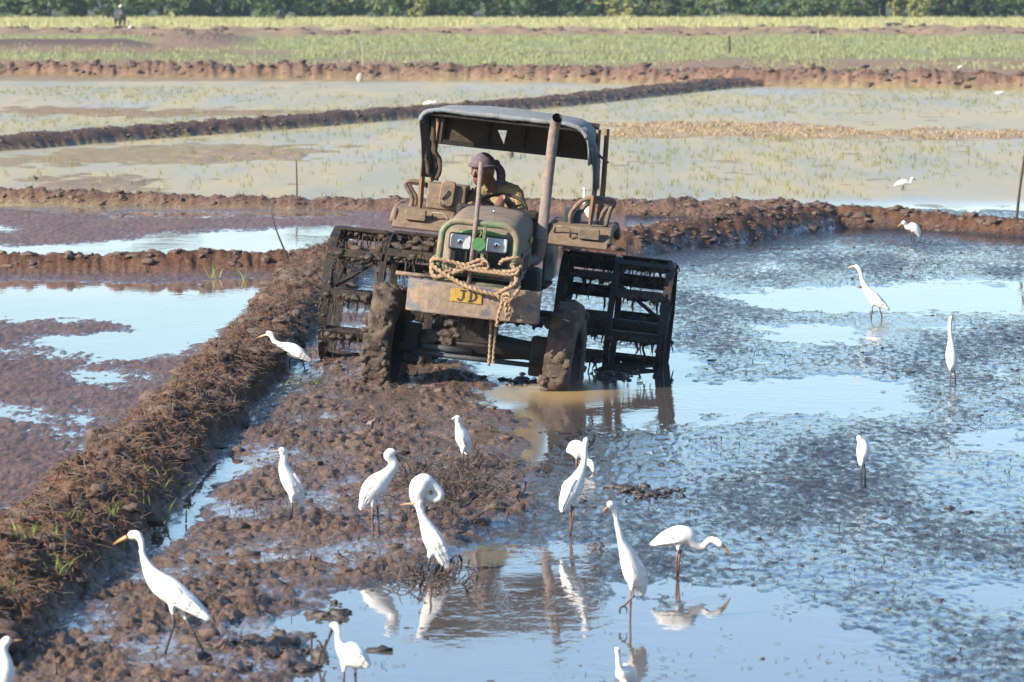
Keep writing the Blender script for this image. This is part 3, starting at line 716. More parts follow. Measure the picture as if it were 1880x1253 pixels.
let.extrude(arc, 1, yl - .002, yl + .002)
let.build("letters", M['letter'], npl)

# exhaust
ex = MB(); ex.tube([(.30, .52, 1.10), (.36, .56, 1.10), (.41, .60, 1.13), (.43, .60, 1.20), (.43, .60, 1.33)], .05, 14, smooth_path=True)
ex.build("exhaust_elbow", M['pipe'], tr, smooth=True)
st = MB(); st.sweep([(.43, .60, 1.30, .062), (.43, .60, 1.335, .062), (.43, .60, 1.337, .048), (.432, .60, 1.9, .046), (.438, .60, 2.26, .046), (.446, .585, 2.32, .046), (.456, .555, 2.365, .047), (.462, .525, 2.385, .047)], None, 16, ref=None, cap=False)
MB().sweep([(.436, .60, 2.1, .03), (.438, .60, 2.26, .042), (.446, .585, 2.32, .042), (.456, .555, 2.365, .043), (.4615, .527, 2.3835, .046)], None, 16, ref=None, cap=False).build("pipe_bore", M['grille'], tr, smooth=True)
st.build("exhaust_stack", M['pipe'], tr, smooth=True)

# engine, gearbox, firewall and floor
eng = MB(); eng.box((0, .15, .80), (.52, 1.15, .42)); eng.box((0, 1.35, .80), (.50, 1.5, .46)); eng.build("engine_block", M['dark'], tr, bevel=.03)
MB().box((0, .83, 1.27), (.74, .06, .52)).build("dashboard", M['dark'], tr, bevel=.03)
fuel = MB(); fuel.rbox((.40, .35, .88), (.16, .34, .36), .05); fuel.build("side_tank", M['dark'], tr)
for sx in (-1, 1):
    MB().box((sx * .36, 1.2, .86), (.28, .7, .03)).build("footboard", M['dark'], tr, bevel=.006)

# front axle
ax = MB(); ax.sweep([(-.62, 0, .34, .10), (-.45, 0, .36, .085), (-.2, 0, .36, .11), (0, 0, .36, .13), (.2, 0, .36, .11), (.45, 0, .36, .085), (.62, 0, .34, .10)], 24, 12)
ax.box((0, .02, .50), (.34, .30, .22)); ax.build("front_axle", M['dark'], tr, smooth=False)
for sx in (-1, 1):
    k_ = MB(); k_.box((sx * .56, -.02, .32), (.15, .20, .34)); k_.tube([(sx * .50, -.10, .28), (sx * .66, -.10, .28)], .05, 10); k_.build("kingpin_housing", M['dark'], tr, bevel=.02)
MB().tube([(-.52, -.17, .25), (.52, -.17, .25)], .022, 8).build("tie_rod", M['battery'], tr, smooth=True)
MB().tube([(-.46, -.14, .31), (-.02, -.14, .30)], .032, 10).build("steering_cylinder", M['battery'], tr, smooth=True)

def tyre_mesh(name, Rr, wd, seed, mud):
    nt_, npf = 252, 26; v = []; f = []
    prof_ = []
    for i in range(npf):
        a = 2 * math.pi * i / npf
        cx = math.copysign(abs(math.cos(a)) ** .55, math.cos(a)) * wd / 2
        rr = Rr - .13 + math.copysign(abs(math.sin(a)) ** .6, math.sin(a)) * .11
        prof_.append((cx, rr, max(0, math.sin(a))))
    for k in range(nt_):
        th = 2 * math.pi * k / nt_
        for cx, rr, top in prof_:
            s_ = 1 if cx > 0 else -1
            ph = (th * 14 / (2 * math.pi) + abs(cx) / wd * 1.5 + (.5 if s_ > 0 else 0)) % 1
            lug = .046 * top if (ph < .42 and abs(cx) > .008) else 0
            q = Vector((cx * 7, rr * math.cos(th) * 7, rr * math.sin(th) * 7 + seed))
            dsp = mud * (.5 + .5 * top) * (mnoise.fractal(q, 1, 2, 4) + .3) + mud * .7 * abs(mnoise.noise(q * 3.1))
            r2 = rr + lug * (.75 + .25 * mnoise.noise(Vector((th * 4, cx * 9, seed)))) + dsp
            v.append((cx * (1 + dsp * 2.0), r2 * math.cos(th), r2 * math.sin(th)))
    for k in range(nt_):
        j = (k + 1) % nt_
        for i in range(npf):
            i2 = (i + 1) % npf; f.append((k * npf + i, k * npf + i2, j * npf + i2, j * npf + i))
    return MB().add(v, f).mesh(name, M['tyre_mud'], True)
for sx, cx, sd in ((-1, -.785, 3), (1, .785, 17)):
    rim = MB(); o_ = sx
    rim.lathe_x([(-.10, .32), (-.08, .31), (-.06, .27), (.02 * o_, .24), (.02 * o_, .08), (.05 * o_, .075), (.05 * o_, .001)], 28); rim.lathe_x([(.10, .32), (.08, .31), (.06, .27), (.03 * o_, .24)], 28)
    w_o = rim.build("front_wheel", M['dark'], tr, smooth=True); w_o.location = (cx, 0, .25); w_o.rotation_euler = (0, 0, R(-4))
    link("tyre", tyre_mesh("tyre", .53, .235, sd, .045), w_o)
    r3 = random.Random(sd + 5); mc = MB()
    for k in range(260):
        a = r3.uniform(-.5, 2 * math.pi); rr = .515 + r3.uniform(-.02, .025); q_ = r3.choice((.014, .018, .022, .026, .034)) * r3.uniform(.7, 1.2)
        mc.ball((r3.uniform(-.11, .11), -rr * math.sin(a), rr * math.cos(a)), (q_ * 1.3, q_, q_ * r3.uniform(.6, 1.3)), 8, 6)
    tag(remeshed("mud_clumps", mc, M['tyre_mud'], .012, w_o, 1, lambda c: .020 * mnoise.fractal(c * 27, 1, 2, 3)), kind='stuff')
    nut = MB().ball((0, 0, 0), .014, 8, 5).mesh("wheel_nut", M['dark'])
    for k in range(8):
        a = math.pi * k / 4; q = link("wheel_nut", nut, w_o); q.location = (.055 * sx, .15 * math.cos(a), .15 * math.sin(a))

# cage wheels: three hoops, angle-iron slats between them, spokes and hub, all hung with mud
CR, CZ, CY = .625, .50, 2.05
def hoop_mesh(wd, th):
    h_ = MB(); h_.lathe_x([(-wd / 2, CR), (wd / 2, CR), (wd / 2, CR - th), (-wd / 2, CR - th)], 40, close=True); return h_.mesh("hoop", M['wetmetal'])
HOOP = hoop_mesh(.075, .045); FLAT = hoop_mesh(.03, .09)
def slat_mesh(ln, seed):
    s_ = MB(); r2 = random.Random(seed)
    # angle iron: one flange along the rim, the other pointing to the hub
    s_.box((0, 0, CR + .012), (ln, .085, .012)); s_.box((0, .036, CR - .030), (ln, .012, .075))
    return s_.mesh("slat", M['wetmetal'])
SLAT = {.46: slat_mesh(.46, 1), .43: slat_mesh(.43, 2)}
def crust(name, pieces, seed, parent, drip=True, lumpy=False):
    """lumps and hanging strings of mud along given bars: (x0,x1,y,z,size)"""
    r2 = random.Random(seed); mb = MB()
    for (x0, x1, y, z, sz) in pieces:
        n_ = max(2, int((x1 - x0) / .034))
        for k in range(n_):
            x = x0 + (x1 - x0) * (k + r2.random()) / n_
            rr = sz * r2.uniform(.3, .95)
            v0 = len(mb.v); mb.ball((x, y + r2.uniform(-.5, .5) * sz, z - sz * .2 + r2.uniform(-.3, .3) * sz), (rr * 1.25, rr, rr * .85), 7, 5)
            for q in range(v0, len(mb.v)):
                p = Vector(mb.v[q]); d = .75 * rr * mnoise.noise(p * 46); mb.v[q] = (p.x + d, p.y + d, p.z + d * 1.2)
            for _q in range(2 if drip else 0):
                ln = min(.22, .018 + r2.expovariate(1 / .06)); wd = r2.uniform(.004, .015); xx = x + r2.uniform(-.02, .02); yy_ = y + r2.uniform(-.015, .015)
                mb.sweep([(xx, yy_, z, wd), (xx + r2.uniform(-.012, .012), yy_, z - ln * .35, wd * r2.uniform(.5, 1.1)), (xx + r2.uniform(-.018, .018), yy_, z - ln * .7, wd * r2.uniform(.3, .8)), (xx + r2.uniform(-.025, .025), yy_, z - ln, wd * .15)], 6, 5, cap=False)
    if lumpy: o = remeshed(name, mb, M['cake'], .016, parent, 1, lambda c: .022 * mnoise.fractal(c * 17, 1, 2, 3))
    else: o = mb.build(name, M['cake'], parent, smooth=True)
    tag(o, kind='stuff'); return o
for sx in (-1, 1):
    cg = MB(); cg.lathe_x([(-.10 * 1, .001), (-.10, .17), (.02, .19), (.10, .15), (.10, .001)], 24)
    c_o = cg.build("cage_wheel", M['wetmetal'], tr, smooth=True); c_o.location = (sx * .66, CY, CZ)
    hx = [(-.08, HOOP), (.38, FLAT), (.405, FLAT), (.88, HOOP)]
    for x, me_ in hx: q = link("hoop", me_, c_o); q.location = (sx * x, 0, 0)
    bars = []
    for ring, (xc, ln, off) in enumerate([(.15, .43, 7), (.64, .46, 22 if sx > 0 else 13)]):
        for k in range(10):
            a = R(36 * k + off)
            q = link("slat", SLAT[ln], c_o); q.location = (sx * xc, 0, 0); q.rotation_euler = (a, 0, 0)
            cy_, cz_ = -math.sin(a) * CR, math.cos(a) * CR
            if cz_ > -.5: bars.append((sx * xc - ln / 2, sx * xc + ln / 2, cy_, cz_ - .01, .046 if sx < 0 else .042))
    for k in range(3):
        a = R(120 * k + 50)
        for x in (-.05, .88):
            s_ = MB(); s_.box((sx * x, 0, CR / 2 + .04), (.03, .045, CR - .12)); q = s_.build("spoke", M['wetmetal'], c_o); q.rotation_euler = (a, 0, 0)
    ax2 = MB(); ax2.tube([(-sx * .5, 0, 0), (sx * .9, 0, 0)], .06, 14); ax2.build("axle_shaft", M['wetmetal'], c_o, smooth=True)
    for k in range(1):
        a = R(130); s_ = MB(); s_.tube([(sx * .40, math.cos(a) * (CR - .08), math.sin(a) * (CR - .08)), (sx * .85, math.cos(a) * .10, math.sin(a) * .10)], .018, 6); s_.build("brace", M['wetmetal'], c_o)
    # mud on hoops
    extra = []
    for k in range(26):
        a = 2 * math.pi * k / 26
        for x in (.88, .39):
            if math.sin(a) > -.7: extra.append((sx * x - .03, sx * x + .035, math.cos(a) * (CR - .02), math.sin(a) * (CR - .02), .022 if sx > 0 else .03))
    crust("mud_crust", bars + extra, 5 + sx, c_o)
    if sx < 0: crust("packed_mud", [(-.42, .06, -.35 + .1 * k, -.46 + .03 * (k % 2), .07) for k in range(8)] + [(-.40, .05, CR * math.sin(R(-25 + 14 * k)), CR * math.cos(R(-25 + 14 * k)) - .04, .05) for k in range(4)] + [(.05, .40, -.50, -.30 + .07 * k, .06) for k in range(4)], 31, c_o, lumpy=True)

# fenders with lamps, hand rails, boxes
for sx in (-1, 1):
    pf = [(1.22, 1.235), (1.30, 1.30), (1.44, 1.395), (1.60, 1.415), (2.25, 1.415), (2.60, 1.30), (2.62, 1.28), (2.25, 1.39), (1.60, 1.39), (1.45, 1.37), (1.31, 1.275), (1.235, 1.215)]
    x0, x1 = (.44, .975)
    fn = MB(); fn.extrude(pf, 0, sx * x0 if sx > 0 else -x1, x1 if sx > 0 else -x0)
    f_o = fn.build("fender", M['fender'], tr, bevel=.008)
    side = [(1.20, .80), (1.22, 1.235), (1.44, 1.395), (2.25, 1.415), (2.60, 1.30), (2.7, .85)]
    MB().extrude(side, 0, sx * .43 - .012, sx * .43 + .012).build("inner_panel", M['dark'], f_o)
    edge = MB(); edge.sweep([(sx * .975, y_, z_, .035) for y_, z_ in [(1.30, 1.27), (1.44, 1.36), (1.75, 1.39), (2.25, 1.39), (2.6, 1.27)]], 14, 8); edge.build("fender_edge", M['fender'], f_o, smooth=True)
    lm = MB(); lm.rbox(((-.775 if sx < 0 else .80), 1.285, 1.348), (.19, .07, .095), .012); l_o = lm.build("fender_lamp", M['box'], tr)
    hd = MB(); cxh = -.555 if sx < 0 else .56; hd.tube([(cxh - .075, 1.33, 1.33), (cxh - .07, 1.29, 1.385), (cxh + .02, 1.28, 1.392), (cxh + .07, 1.26, 1.36), (cxh + .075, 1.27, 1.30)], .011, 7); hd.build("grab_handle", M['green_bar' if sx < 0 else 'rail'], tr, smooth=True)
hoops = {-1: [(1.56, [(752, 385), (757, 364), (745, 336), (776, 336), (798, 358), (804, 386)]), (1.74, [(760, 384), (763, 363), (752, 336), (790, 344), (803, 360), (806, 384)])],
         1: [(1.56, [(1047, 412), (1050, 389), (1078, 365), (1126, 370), (1120, 387), (1112, 416)]), (1.74, [(1064, 392), (1082, 373), (1120, 372), (1107, 392), (1103, 414)])]}
for sx in (-1, 1):
    for y, pts in hoops[sx]:
        q = [L(a, b_, y) for a, b_ in pts]; MB().sweep([(*p, .021) for p in q], 40, 10, ref=None).build("hand_rail", M['rail'], tr, smooth=True)
# tool box with a rounded lid
a0 = L(788, 336, 1.5); a1 = L(842, 386, 1.5); zb = 1.42
tb = MB(); tb.box(((a0.x + a1.x) / 2 + .02, 1.68, (a0.z + zb) / 2 - .005), (a1.x - a0.x + .06, .36, a0.z - zb + .01)); t_o = tb.build("tool_box", M['box'], tr, bevel=.012)
lc = L(821, 356, 1.46); MB().rbox((lc.x, 1.475, lc.z), (.135, .05, .235), .035, Matrix.Rotation(R(4), 3, 'Y')).build("lid", M['box'], t_o)
MB().box((a1.x + .03, 1.70, (a0.z + zb) / 2), (.05, .33, a0.z - zb - .03)).build("dark_side", M['dark'], t_o, bevel=.01)  # slab in darker metal over the box's right side
MB().tube([(lc.x - .04, 1.44, lc.z - .055), (lc.x + .005, 1.435, lc.z + .005), (lc.x + .012, 1.44, lc.z + .03)], .007, 6).build("latch", M['dark'], t_o)
MB().tube([L(809, 372, 1.43), L(812, 380, 1.42), L(826, 385, 1.42)], .005, 6).build("latch_chain", M['dark'], t_o)
b0 = L(1037, 390, 1.62); MB().box((b0.x + .07, 1.68, 1.47), (.15, .16, .14)).build("battery_box", M['battery'], tr, bevel=.008)

# canopy: posts, frame, roof sheet, rear curtain with a triangular hole, torn side flaps
cn = empty("canopy"); cn.parent = tr
RXL, RXR, RY0, RY1 = -.775, .735, .86, 2.18
roof = MB(); xs = []
def roof_sec(y, t):
    cr = .035 * math.sin(math.pi * t) + .02 * t
    pts = [(RXL - .01, 2.205 + .02 * (1 - t)), (RXL, 2.235), (RXL + .012, 2.275), (RXL + .05, 2.31), (RXL + .13, 2.335)]
    for k in range(1, 9): pts.append((RXL + .13 + (RXR - RXL - .30) * k / 9, 2.338 + cr * math.sin(math.pi * k / 9) + .008 * mnoise.noise(Vector((k * .9, y * 3, 2)))))
    pts += [(RXR - .17, 2.335), (RXR - .075, 2.30), (RXR - .012, 2.235), (RXR + .015, 2.12), (RXR + .03, 1.98)]
    return [(p[0], y, p[1]) for p in pts]
ny = 10; rs = [roof_sec(RY0 + (RY1 - RY0) * k / ny, k / ny) for k in range(ny + 1)]
ns = len(rs[0]); rv = [p for q in rs for p in q]; rf = []
for a in range(ny):
    for i in range(ns - 1):
        rf.append((a * ns + i, a * ns + i + 1, (a + 1) * ns + i + 1, (a + 1) * ns + i))
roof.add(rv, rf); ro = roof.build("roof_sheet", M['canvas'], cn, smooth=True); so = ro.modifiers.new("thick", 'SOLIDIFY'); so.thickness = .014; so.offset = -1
fe = MB(); r2 = random.Random(4)
fp = [(p[0], RY0 - .005, p[2] - .012, .020 + .005 * r2.random()) for p in rs[0][1:-2]]; fe.sweep(fp, 60, 8, ref=None)
for q in range(len(fe.v)):
    p = Vector(fe.v[q]); d = .008 * mnoise.noise(p * 60); fe.v[q] = (p.x, p.y + d, p.z + d)
fe.build("front_edge", M['canvas'], cn, smooth=True)
# rear curtain
zt_, zb_ = 2.31, 1.985; tri = [L(914, 239, 2.17), L(931, 240, 2.17), L(925, 265, 2.17)]
outer = [Vector((RXL + .02, 0, 1.975)), Vector((RXR, 0, 1.985)), Vector((RXR, 0, zt_)), Vector((RXL + .02, 0, zt_ + .01))]
hole = [Vector((p.x, 0, p.z)) for p in tri]
tess = tessellate_polygon([[Vector((p.x, p.z, 0)) for p in outer], [Vector((p.x, p.z, 0)) for p in hole]])
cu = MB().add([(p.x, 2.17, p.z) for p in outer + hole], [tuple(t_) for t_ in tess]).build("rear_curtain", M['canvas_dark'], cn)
sm_ = cu.modifiers.new("thick", 'SOLIDIFY'); sm_.thickness = .008
for xr in (-.42, -.17, .12, .40):
    pass
for pxr in (893, 960, 1024):
    c_ = L(pxr, 255, 2.14); MB().box((c_.x, 2.145, 2.15), (.030, .03, .32)).build("curtain_rib", M['dark'], cn)
MB().box((-.02, 2.15, 1.99), (1.49, .035, .045)).build("curtain_bar", M['dark'], cn)
MB().sweep([(-.70, 2.15, 1.99, .025), (-.69, 2.14, 2.18, .03), (-.62, 2.14, 2.27, .03), (-.45, 2.14, 2.30, .02)], 16, 8).build("corner_rib", M['dark'], cn)
# right flap
fl = MB(); n1, n2 = 7, 12; fv = []
for j in range(n2 + 1):
    t = j / n2; z = 2.14 - t * .47
    y0 = .88 + .52 * t ** .75; y1 = 2.12 - .42 * t ** 1.4
    for i in range(n1 + 1):
        s_ = i / n1; fv.append((RXR + .02 + .045 * t + .012 * math.sin(s_ * 9 + t * 4), y0 + (y1 - y0) * s_, z + (.03 * math.sin(s_ * 7 + 1) if j == n2 else 0)))
fl.add(fv, [(j * (n1 + 1) + i, j * (n1 + 1) + i + 1, (j + 1) * (n1 + 1) + i + 1, (j + 1) * (n1 + 1) + i) for j in range(n2) for i in range(n1)])
fo = fl.build("side_flap", M['canvas'], cn, smooth=True); so = fo.modifiers.new("t", 'SOLIDIFY'); so.thickness = .01
ff_ = MB(); q = [L(1062, 238, .9), L(1072, 250, .9), L(1083, 270, 1.0), L(1090, 290, 1.15), L(1089, 320, 1.3), L(1088, 352, 1.45)]
ff_.add([p for a_ in q for p in (tuple(a_), (a_.x + .055, a_.y + .05, a_.z + .03))], [(2 * i, 2 * i + 1, 2 * i + 3, 2 * i + 2) for i in range(5)])
fo = ff_.build("flap_edge", M['canvas'], cn, smooth=True); so = fo.modifiers.new("t", 'SOLIDIFY'); so.thickness = .012
MB().tube([L(1098, 284, 1.2), L(1116, 299, 1.1)], .012, 8).build("tie_stick", M['wood'], cn)
# left flap: bunched dark cloth
lf = MB(); le = catmull([(774, 206), (775, 235), (777, 265), (779, 295), (783, 318), (792, 330)], 18); re_ = catmull([(801, 213), (801, 240), (802, 262), (806, 285), (813, 306), (805, 330)], 18); lv = []
for j in range(18):
    for i in range(9):
        t_ = i / 8; px_, py_ = le[j] * (1 - t_) + re_[j] * t_
        q_ = L(px_, py_, .98 + .05 * math.sin(t_ * 11 + j * .35) * (j / 18 + .15) + .10 * math.sin(math.pi * t_)); d = .012 * mnoise.fractal(q_ * 18, 1, 2, 3); lv.append((q_.x + d, q_.y + d * 2, q_.z + d))
lf.add(lv, [(j * 9 + i, j * 9 + i + 1, j * 9 + 10 + i, j * 9 + 9 + i) for j in range(17) for i in range(8)])
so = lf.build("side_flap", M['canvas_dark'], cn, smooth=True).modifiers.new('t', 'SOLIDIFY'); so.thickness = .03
lp_ = MB(); q = [(775, 205), (774, 230), (777, 262), (778, 300), (776, 325)]; q = [L(a_, b_, .95) for a_, b_ in q]
lp_.add([p for i, a_ in enumerate(q) for p in ((a_.x - .02, a_.y, a_.z), (a_.x + .05, a_.y + .05, a_.z), (a_.x + .04, a_.y + .10, a_.z))], [f4 for i in range(4) for f4 in ((3 * i, 3 * i + 1, 3 * i + 4, 3 * i + 3), (3 * i + 1, 3 * i + 2, 3 * i + 5, 3 * i + 4))])
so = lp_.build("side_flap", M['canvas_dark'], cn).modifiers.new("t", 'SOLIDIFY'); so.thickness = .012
for a_, b_, y in (((776, 320), (771, 384), 1.5), ((792, 325), (788, 380), 1.9), ((1092, 345), (1083, 414), 1.5), ((1107, 348), (1098, 414), 1.9)):
    p0, p1 = L(*a_, y), L(*b_, y); p1.z = min(p1.z, 1.42); top = Vector((p0.x - .02 * (1 if p0.x > 0 else -1), y, 2.28))
    MB().sweep([(*top, .022), (*p0, .024), (*(p0 * .3 + p1 * .7), .026), (*p1, .014)], 10, 4, ref=(0, 1, 0)).build("post", M['wood'], cn)
for y in (RY0 + .02, RY1 - .03):
    MB().tube([(RXL + .03, y, 2.20), (RXL + .06, y, 2.28), (RXR - .07, y, 2.28), (RXR - .02, y, 2.20)], .016, 8).build("roof_bow", M['dark'], cn)
for x in (RXL + .03, RXR - .03): MB().tube([(x, RY0, 2.22), (x, RY1, 2.22)], .016, 8).build("roof_rail", M['dark'], cn)

# steering wheel, seat
swc = Vector((.0, 1.27, 1.495)); SM = Matrix.Rotation(R(32), 3, 'X')
sw = MB(); pts = [tuple(swc + SM @ Vector((.215 * math.cos(a), .215 * math.sin(a), 0))) for a in np.linspace(0, 2 * math.pi, 41)]
sw.tube(pts, .016, 10); s_o = sw.build("steering_wheel", M['dark'], tr, smooth=True)
for k in range(3):
    a = R(30 + 120 * k); MB().tube([tuple(swc + SM @ Vector((0, 0, -.03))), tuple(swc + SM @ Vector((.21 * math.cos(a), .21 * math.sin(a), 0)))], .010, 7).build("wheel_spoke", M['dark'], s_o)
MB().tube([tuple(swc), (0, .95, 1.15)], .03, 10).build("steering_column", M['dark'], tr)
se = MB(); se.rbox((-.05, 1.98, 1.0), (.46, .42, .10), .04); se.build("seat", M['dark'], tr)
MB().rbox((-.05, 2.20, 1.22), (.44, .08, .34), .05).build("seat_back", M['dark'], tr)

# mud on axle and hull
crust("hull_mud", [(-.42, -.10, -.10, .45, .05), (-.45, -.2, -.12, .38, .05), (-.30, -.22, -.55, .60, .045), (-.5, .5, .9, .55, .05), (-.55, .55, 1.6, .5, .06)], 77, tr, lumpy=True)
sh_ = MB(); r2 = random.Random(9)
for k in range(46):
    x = r2.uniform(-.14, .22); z1 = .66; ln = r2.uniform(.08, .24); y = r2.uniform(-.55, -.35)
    sh_.sweep([(x, y, z1, .006), (x + r2.uniform(-.02, .02), y, z1 - ln * .6, .005), (x + r2.uniform(-.04, .04), y, z1 - ln, .002)], 5, 5)
tag(sh_.build("hanging_weeds", M['debris'], tr), kind='stuff')

# rope wound round the grille guard and knotted on the bumper
rp = empty("rope", TL, T_ROT, "thick straw-coloured rope wound round the tractor's grille guard and knotted over its bumper", "rope")
def rope(pts, r, name="strand", n=150):
    mb = MB(); mb.sweep([(*p, r * .86 * (1 + .08 * math.sin(i * 2.3))) for i, p in enumerate(pts)], n, 12, ref=None, twist=70, lobes=2, lobe_amp=.24); return mb.build(name, M['rope'], rp, smooth=True)
def LR(seq): return [L(a, b_, y) for a, b_, y in seq]
rope(LR([(800, 488, -.62), (794, 478, -.70), (806, 476, -.755), (840, 484, -.75), (880, 494, -.745), (920, 500, -.755), (945, 497, -.765), (956, 490, -.72), (948, 480, -.64)]), .019)
rope(LR([(803, 470, -.60), (793, 480, -.68), (800, 492, -.76), (830, 512, -.80), (865, 530, -.855), (900, 540, -.86), (925, 545, -.855)]), .021)
rope(LR([(799, 478, -.62), (792, 490, -.69), (797, 506, -.75), (812, 508, -.76), (838, 496, -.75), (860, 485, -.735), (885, 477, -.74), (888, 484, -.74), (860, 492, -.76), (830, 503, -.775)]), .018)
rope(LR([(795, 484, -.66), (792, 500, -.70), (800, 510, -.74), (815, 500, -.76), (826, 497, -.76), (812, 485, -.765)]), .017)
rope(LR([(918, 486, -.68), (924, 478, -.75), (948, 474, -.76), (955, 480, -.70), (940, 488, -.755), (952, 497, -.765), (940, 505, -.765), (910, 502, -.765), (870, 497, -.76), (838, 490, -.765)]), .018)
rope(LR([(880, 488, -.72), (888, 480, -.76), (896, 484, -.77), (895, 494, -.76), (886, 492, -.74)]), .013, n=50)
rope(LR([(942, 502, -.72), (952, 522, -.80), (950, 536, -.865), (938, 546, -.875), (920, 548, -.87), (914, 540, -.875), (928, 532, -.88), (944, 524, -.86), (950, 514, -.80)]), .021)
rope(LR([(918, 546, -.86), (930, 540, -.89), (940, 546, -.89), (934, 554, -.88), (920, 552, -.88)]), .02, n=50)
rope(LR([(922, 545, -.87), (921, 560, -.87), (915, 578, -.86), (912, 600, -.84)]), .016, n=60)
rope(LR([(930, 548, -.87), (936, 562, -.875), (933, 578, -.87), (936, 588, -.86)]), .019, n=60)
rope(LR([(926, 548, -.88), (929, 566, -.88), (930, 584, -.87)]), .018, n=50)
rope(LR([(900, 560, -.58), (901, 600, -.60), (899, 640, -.60), (897, 672, -.60)]), .014, "hanging_end", 60)
rope(LR([(908, 562, -.57), (909, 605, -.58), (906, 645, -.59), (905, 668, -.60)]), .014, "hanging_end", 60)

# ------------------------------------------------------------------ driver
dr = empty("person", TL, T_ROT, "tractor driver in an olive jacket and checked purple headscarf leaning over the steering wheel", "person")
bd = MB(); S_ = lambda *p, n=14, seg=12, flat=1.0: bd.sweep(list(p), n, seg, flat=flat)
hc = Vector((-.245, 1.70, 1.805)); HS = 1.16; HM = Matrix.Rotation(R(-38), 3, 'Z') @ Matrix.Rotation(R(14), 3, 'X') * HS    # face turned to the picture's left and down (local face direction is -y)
S_((-.02, 2.0, 1.06, .15, 1.25), (-.03, 1.98, 1.25, .13, 1.3), (-.07, 1.93, 1.45, .14, 1.4), (-.10, 1.90, 1.56, .10, 1.7), (-.15, 1.85, 1.63, .06, 1))
S_((-.14, 1.87, 1.60, .06), (-.20, 1.77, 1.72, .055), (-.235, 1.73, 1.78, .05))
S_((.045, 1.88, 1.585, .065), (.095, 1.78, 1.47, .058), (.11, 1.60, 1.40, .05), (.09, 1.45, 1.44, .043), (.05, 1.26, 1.56, .034), (-.0, 1.17, 1.60, .03))
S_((-.27, 1.86, 1.56, .065), (-.35, 1.75, 1.45, .058), (-.37, 1.58, 1.37, .05), (-.32, 1.42, 1.42, .042), (-.24, 1.28, 1.50, .034), (-.20, 1.22, 1.53, .03))
for sx in (-1, 1):
    S_((-.02 + sx * .09, 2.0, 1.07, .095), (-.02 + sx * .15, 1.75, 1.09, .085), (-.02 + sx * .19, 1.52, 1.10, .07), (-.02 + sx * .2, 1.44, .98, .06), (-.02 + sx * .2, 1.42, .90, .045), (-.02 + sx * .2, 1.32, .89, .045))
head = MB()
bd.ball(hc, (.082, .10, .118), 18, 14, HM)
def face(p): return hc + HM @ Vector(p)
bd.ball(face((0, -.055, -.075)), (.055, .05, .048), 12, 8, HM)            # jaw
bd.ball(face((0, -.035, -.055)), (.068, .06, .055), 12, 8, HM)
bd.sweep([(*face((0, -.088, .022)), .010), (*face((0, -.108, -.012)), .015), (*face((0, -.110, -.028)), .018), (*face((0, -.092, -.034)), .012)], 9, 8)  # nose
bd.ball(face((0, -.088, .036)), (.058, .022, .012), 12, 6, HM)            # brow
for sx in (-1, 1):
    bd.ball(face((sx * .045, -.072, -.020)), (.026, .022, .020), 10, 6, HM)
    bd.ball(face((sx * .084, .0, -.005)), (.010, .02, .032), 8, 6, HM)    # ears
for z in (-.056, -.068): bd.ball(face((0, -.098, z)), (.026, .012, .007), 10, 6, HM)
def hand(wrist, grip, side):
    """palm and five bent fingers closed on the wheel rim"""
    wv, gv = Vector(wrist), Vector(grip); d = (gv - wv).normalized()
    rim_t = (SM @ Vector((-(gv - swc).dot(SM @ Vector((0, 1, 0))), (gv - swc).dot(SM @ Vector((1, 0, 0))), 0))).normalized()
    up = (SM @ Vector((0, 0, 1))); out = (gv - swc).normalized()
    bd.sweep([(*wv, .028), (*(wv * .4 + gv * .6 + up * .022), .036), (*(gv + up * .030 - out * .015), .034)], 8, 10, ref=tuple(rim_t), flat=1.25)
    for k, ln in enumerate((.9, 1.0, .95, .78)):
        b0_ = gv + rim_t * (-.033 + .022 * k) + up * .030
        bd.sweep([(*(b0_ - out * .01), .0105), (*(b0_ + out * .022 * ln + up * .006), .0105), (*(b0_ + out * .036 * ln - up * .020), .0095), (*(b0_ + out * .030 * ln - up * .044), .009), (*(b0_ + out * .006 - up * .052), .0075)], 10, 7, ref=tuple(rim_t))
    tb0 = gv - rim_t * .040 * side
    bd.sweep([(*(tb0 + up * .022 - out * .03), .013), (*(tb0 - rim_t * .016 * side + up * .004 - out * .022), .011), (*(tb0 - rim_t * .012 * side - up * .018 - out * .012), .009)], 7, 7)
ga = math.atan2(-.20, -.06); g1 = swc + SM @ Vector((-.055, -.208, 0)); g2 = swc + SM @ Vector((-.19, -.10, 0))
hand((.0, 1.20, 1.60), g1, 1); hand((-.22, 1.24, 1.52), g2, -1)
body = remeshed("body", bd, M['skin'], .0075, dr, 2)
for sx in (-1, 1):
    MB().ball(face((sx * .034, -.090, .014)), (.011, .008, .007), 10, 6, HM).build("eye", M['eye'], dr, smooth=True)
jk = MB(); J_ = lambda *p, n=14, seg=14: jk.sweep(list(p), n, seg)
J_((-.02, 2.0, 1.08, .175, 1.2), (-.03, 1.97, 1.25, .165, 1.25), (-.07, 1.92, 1.45, .165, 1.38), (-.09, 1.90, 1.555, .125, 1.6), (-.12, 1.88, 1.625, .08, 1.1))
jk.sweep([(-.33, 1.86, 1.53, .06), (-.28, 1.87, 1.565, .085), (-.1, 1.89, 1.63, .08), (.045, 1.88, 1.60, .085), (.085, 1.87, 1.54, .06)], 12, 12)
J_((.035, 1.88, 1.59, .088), (.095, 1.79, 1.49, .085), (.11, 1.60, 1.41, .072), (.09, 1.45, 1.45, .062), (.055, 1.31, 1.54, .050))
J_((-.25, 1.86, 1.56, .085), (-.35, 1.76, 1.46, .08), (-.37, 1.58, 1.38, .07), (-.32, 1.42, 1.42, .06), (-.265, 1.32, 1.48, .05))
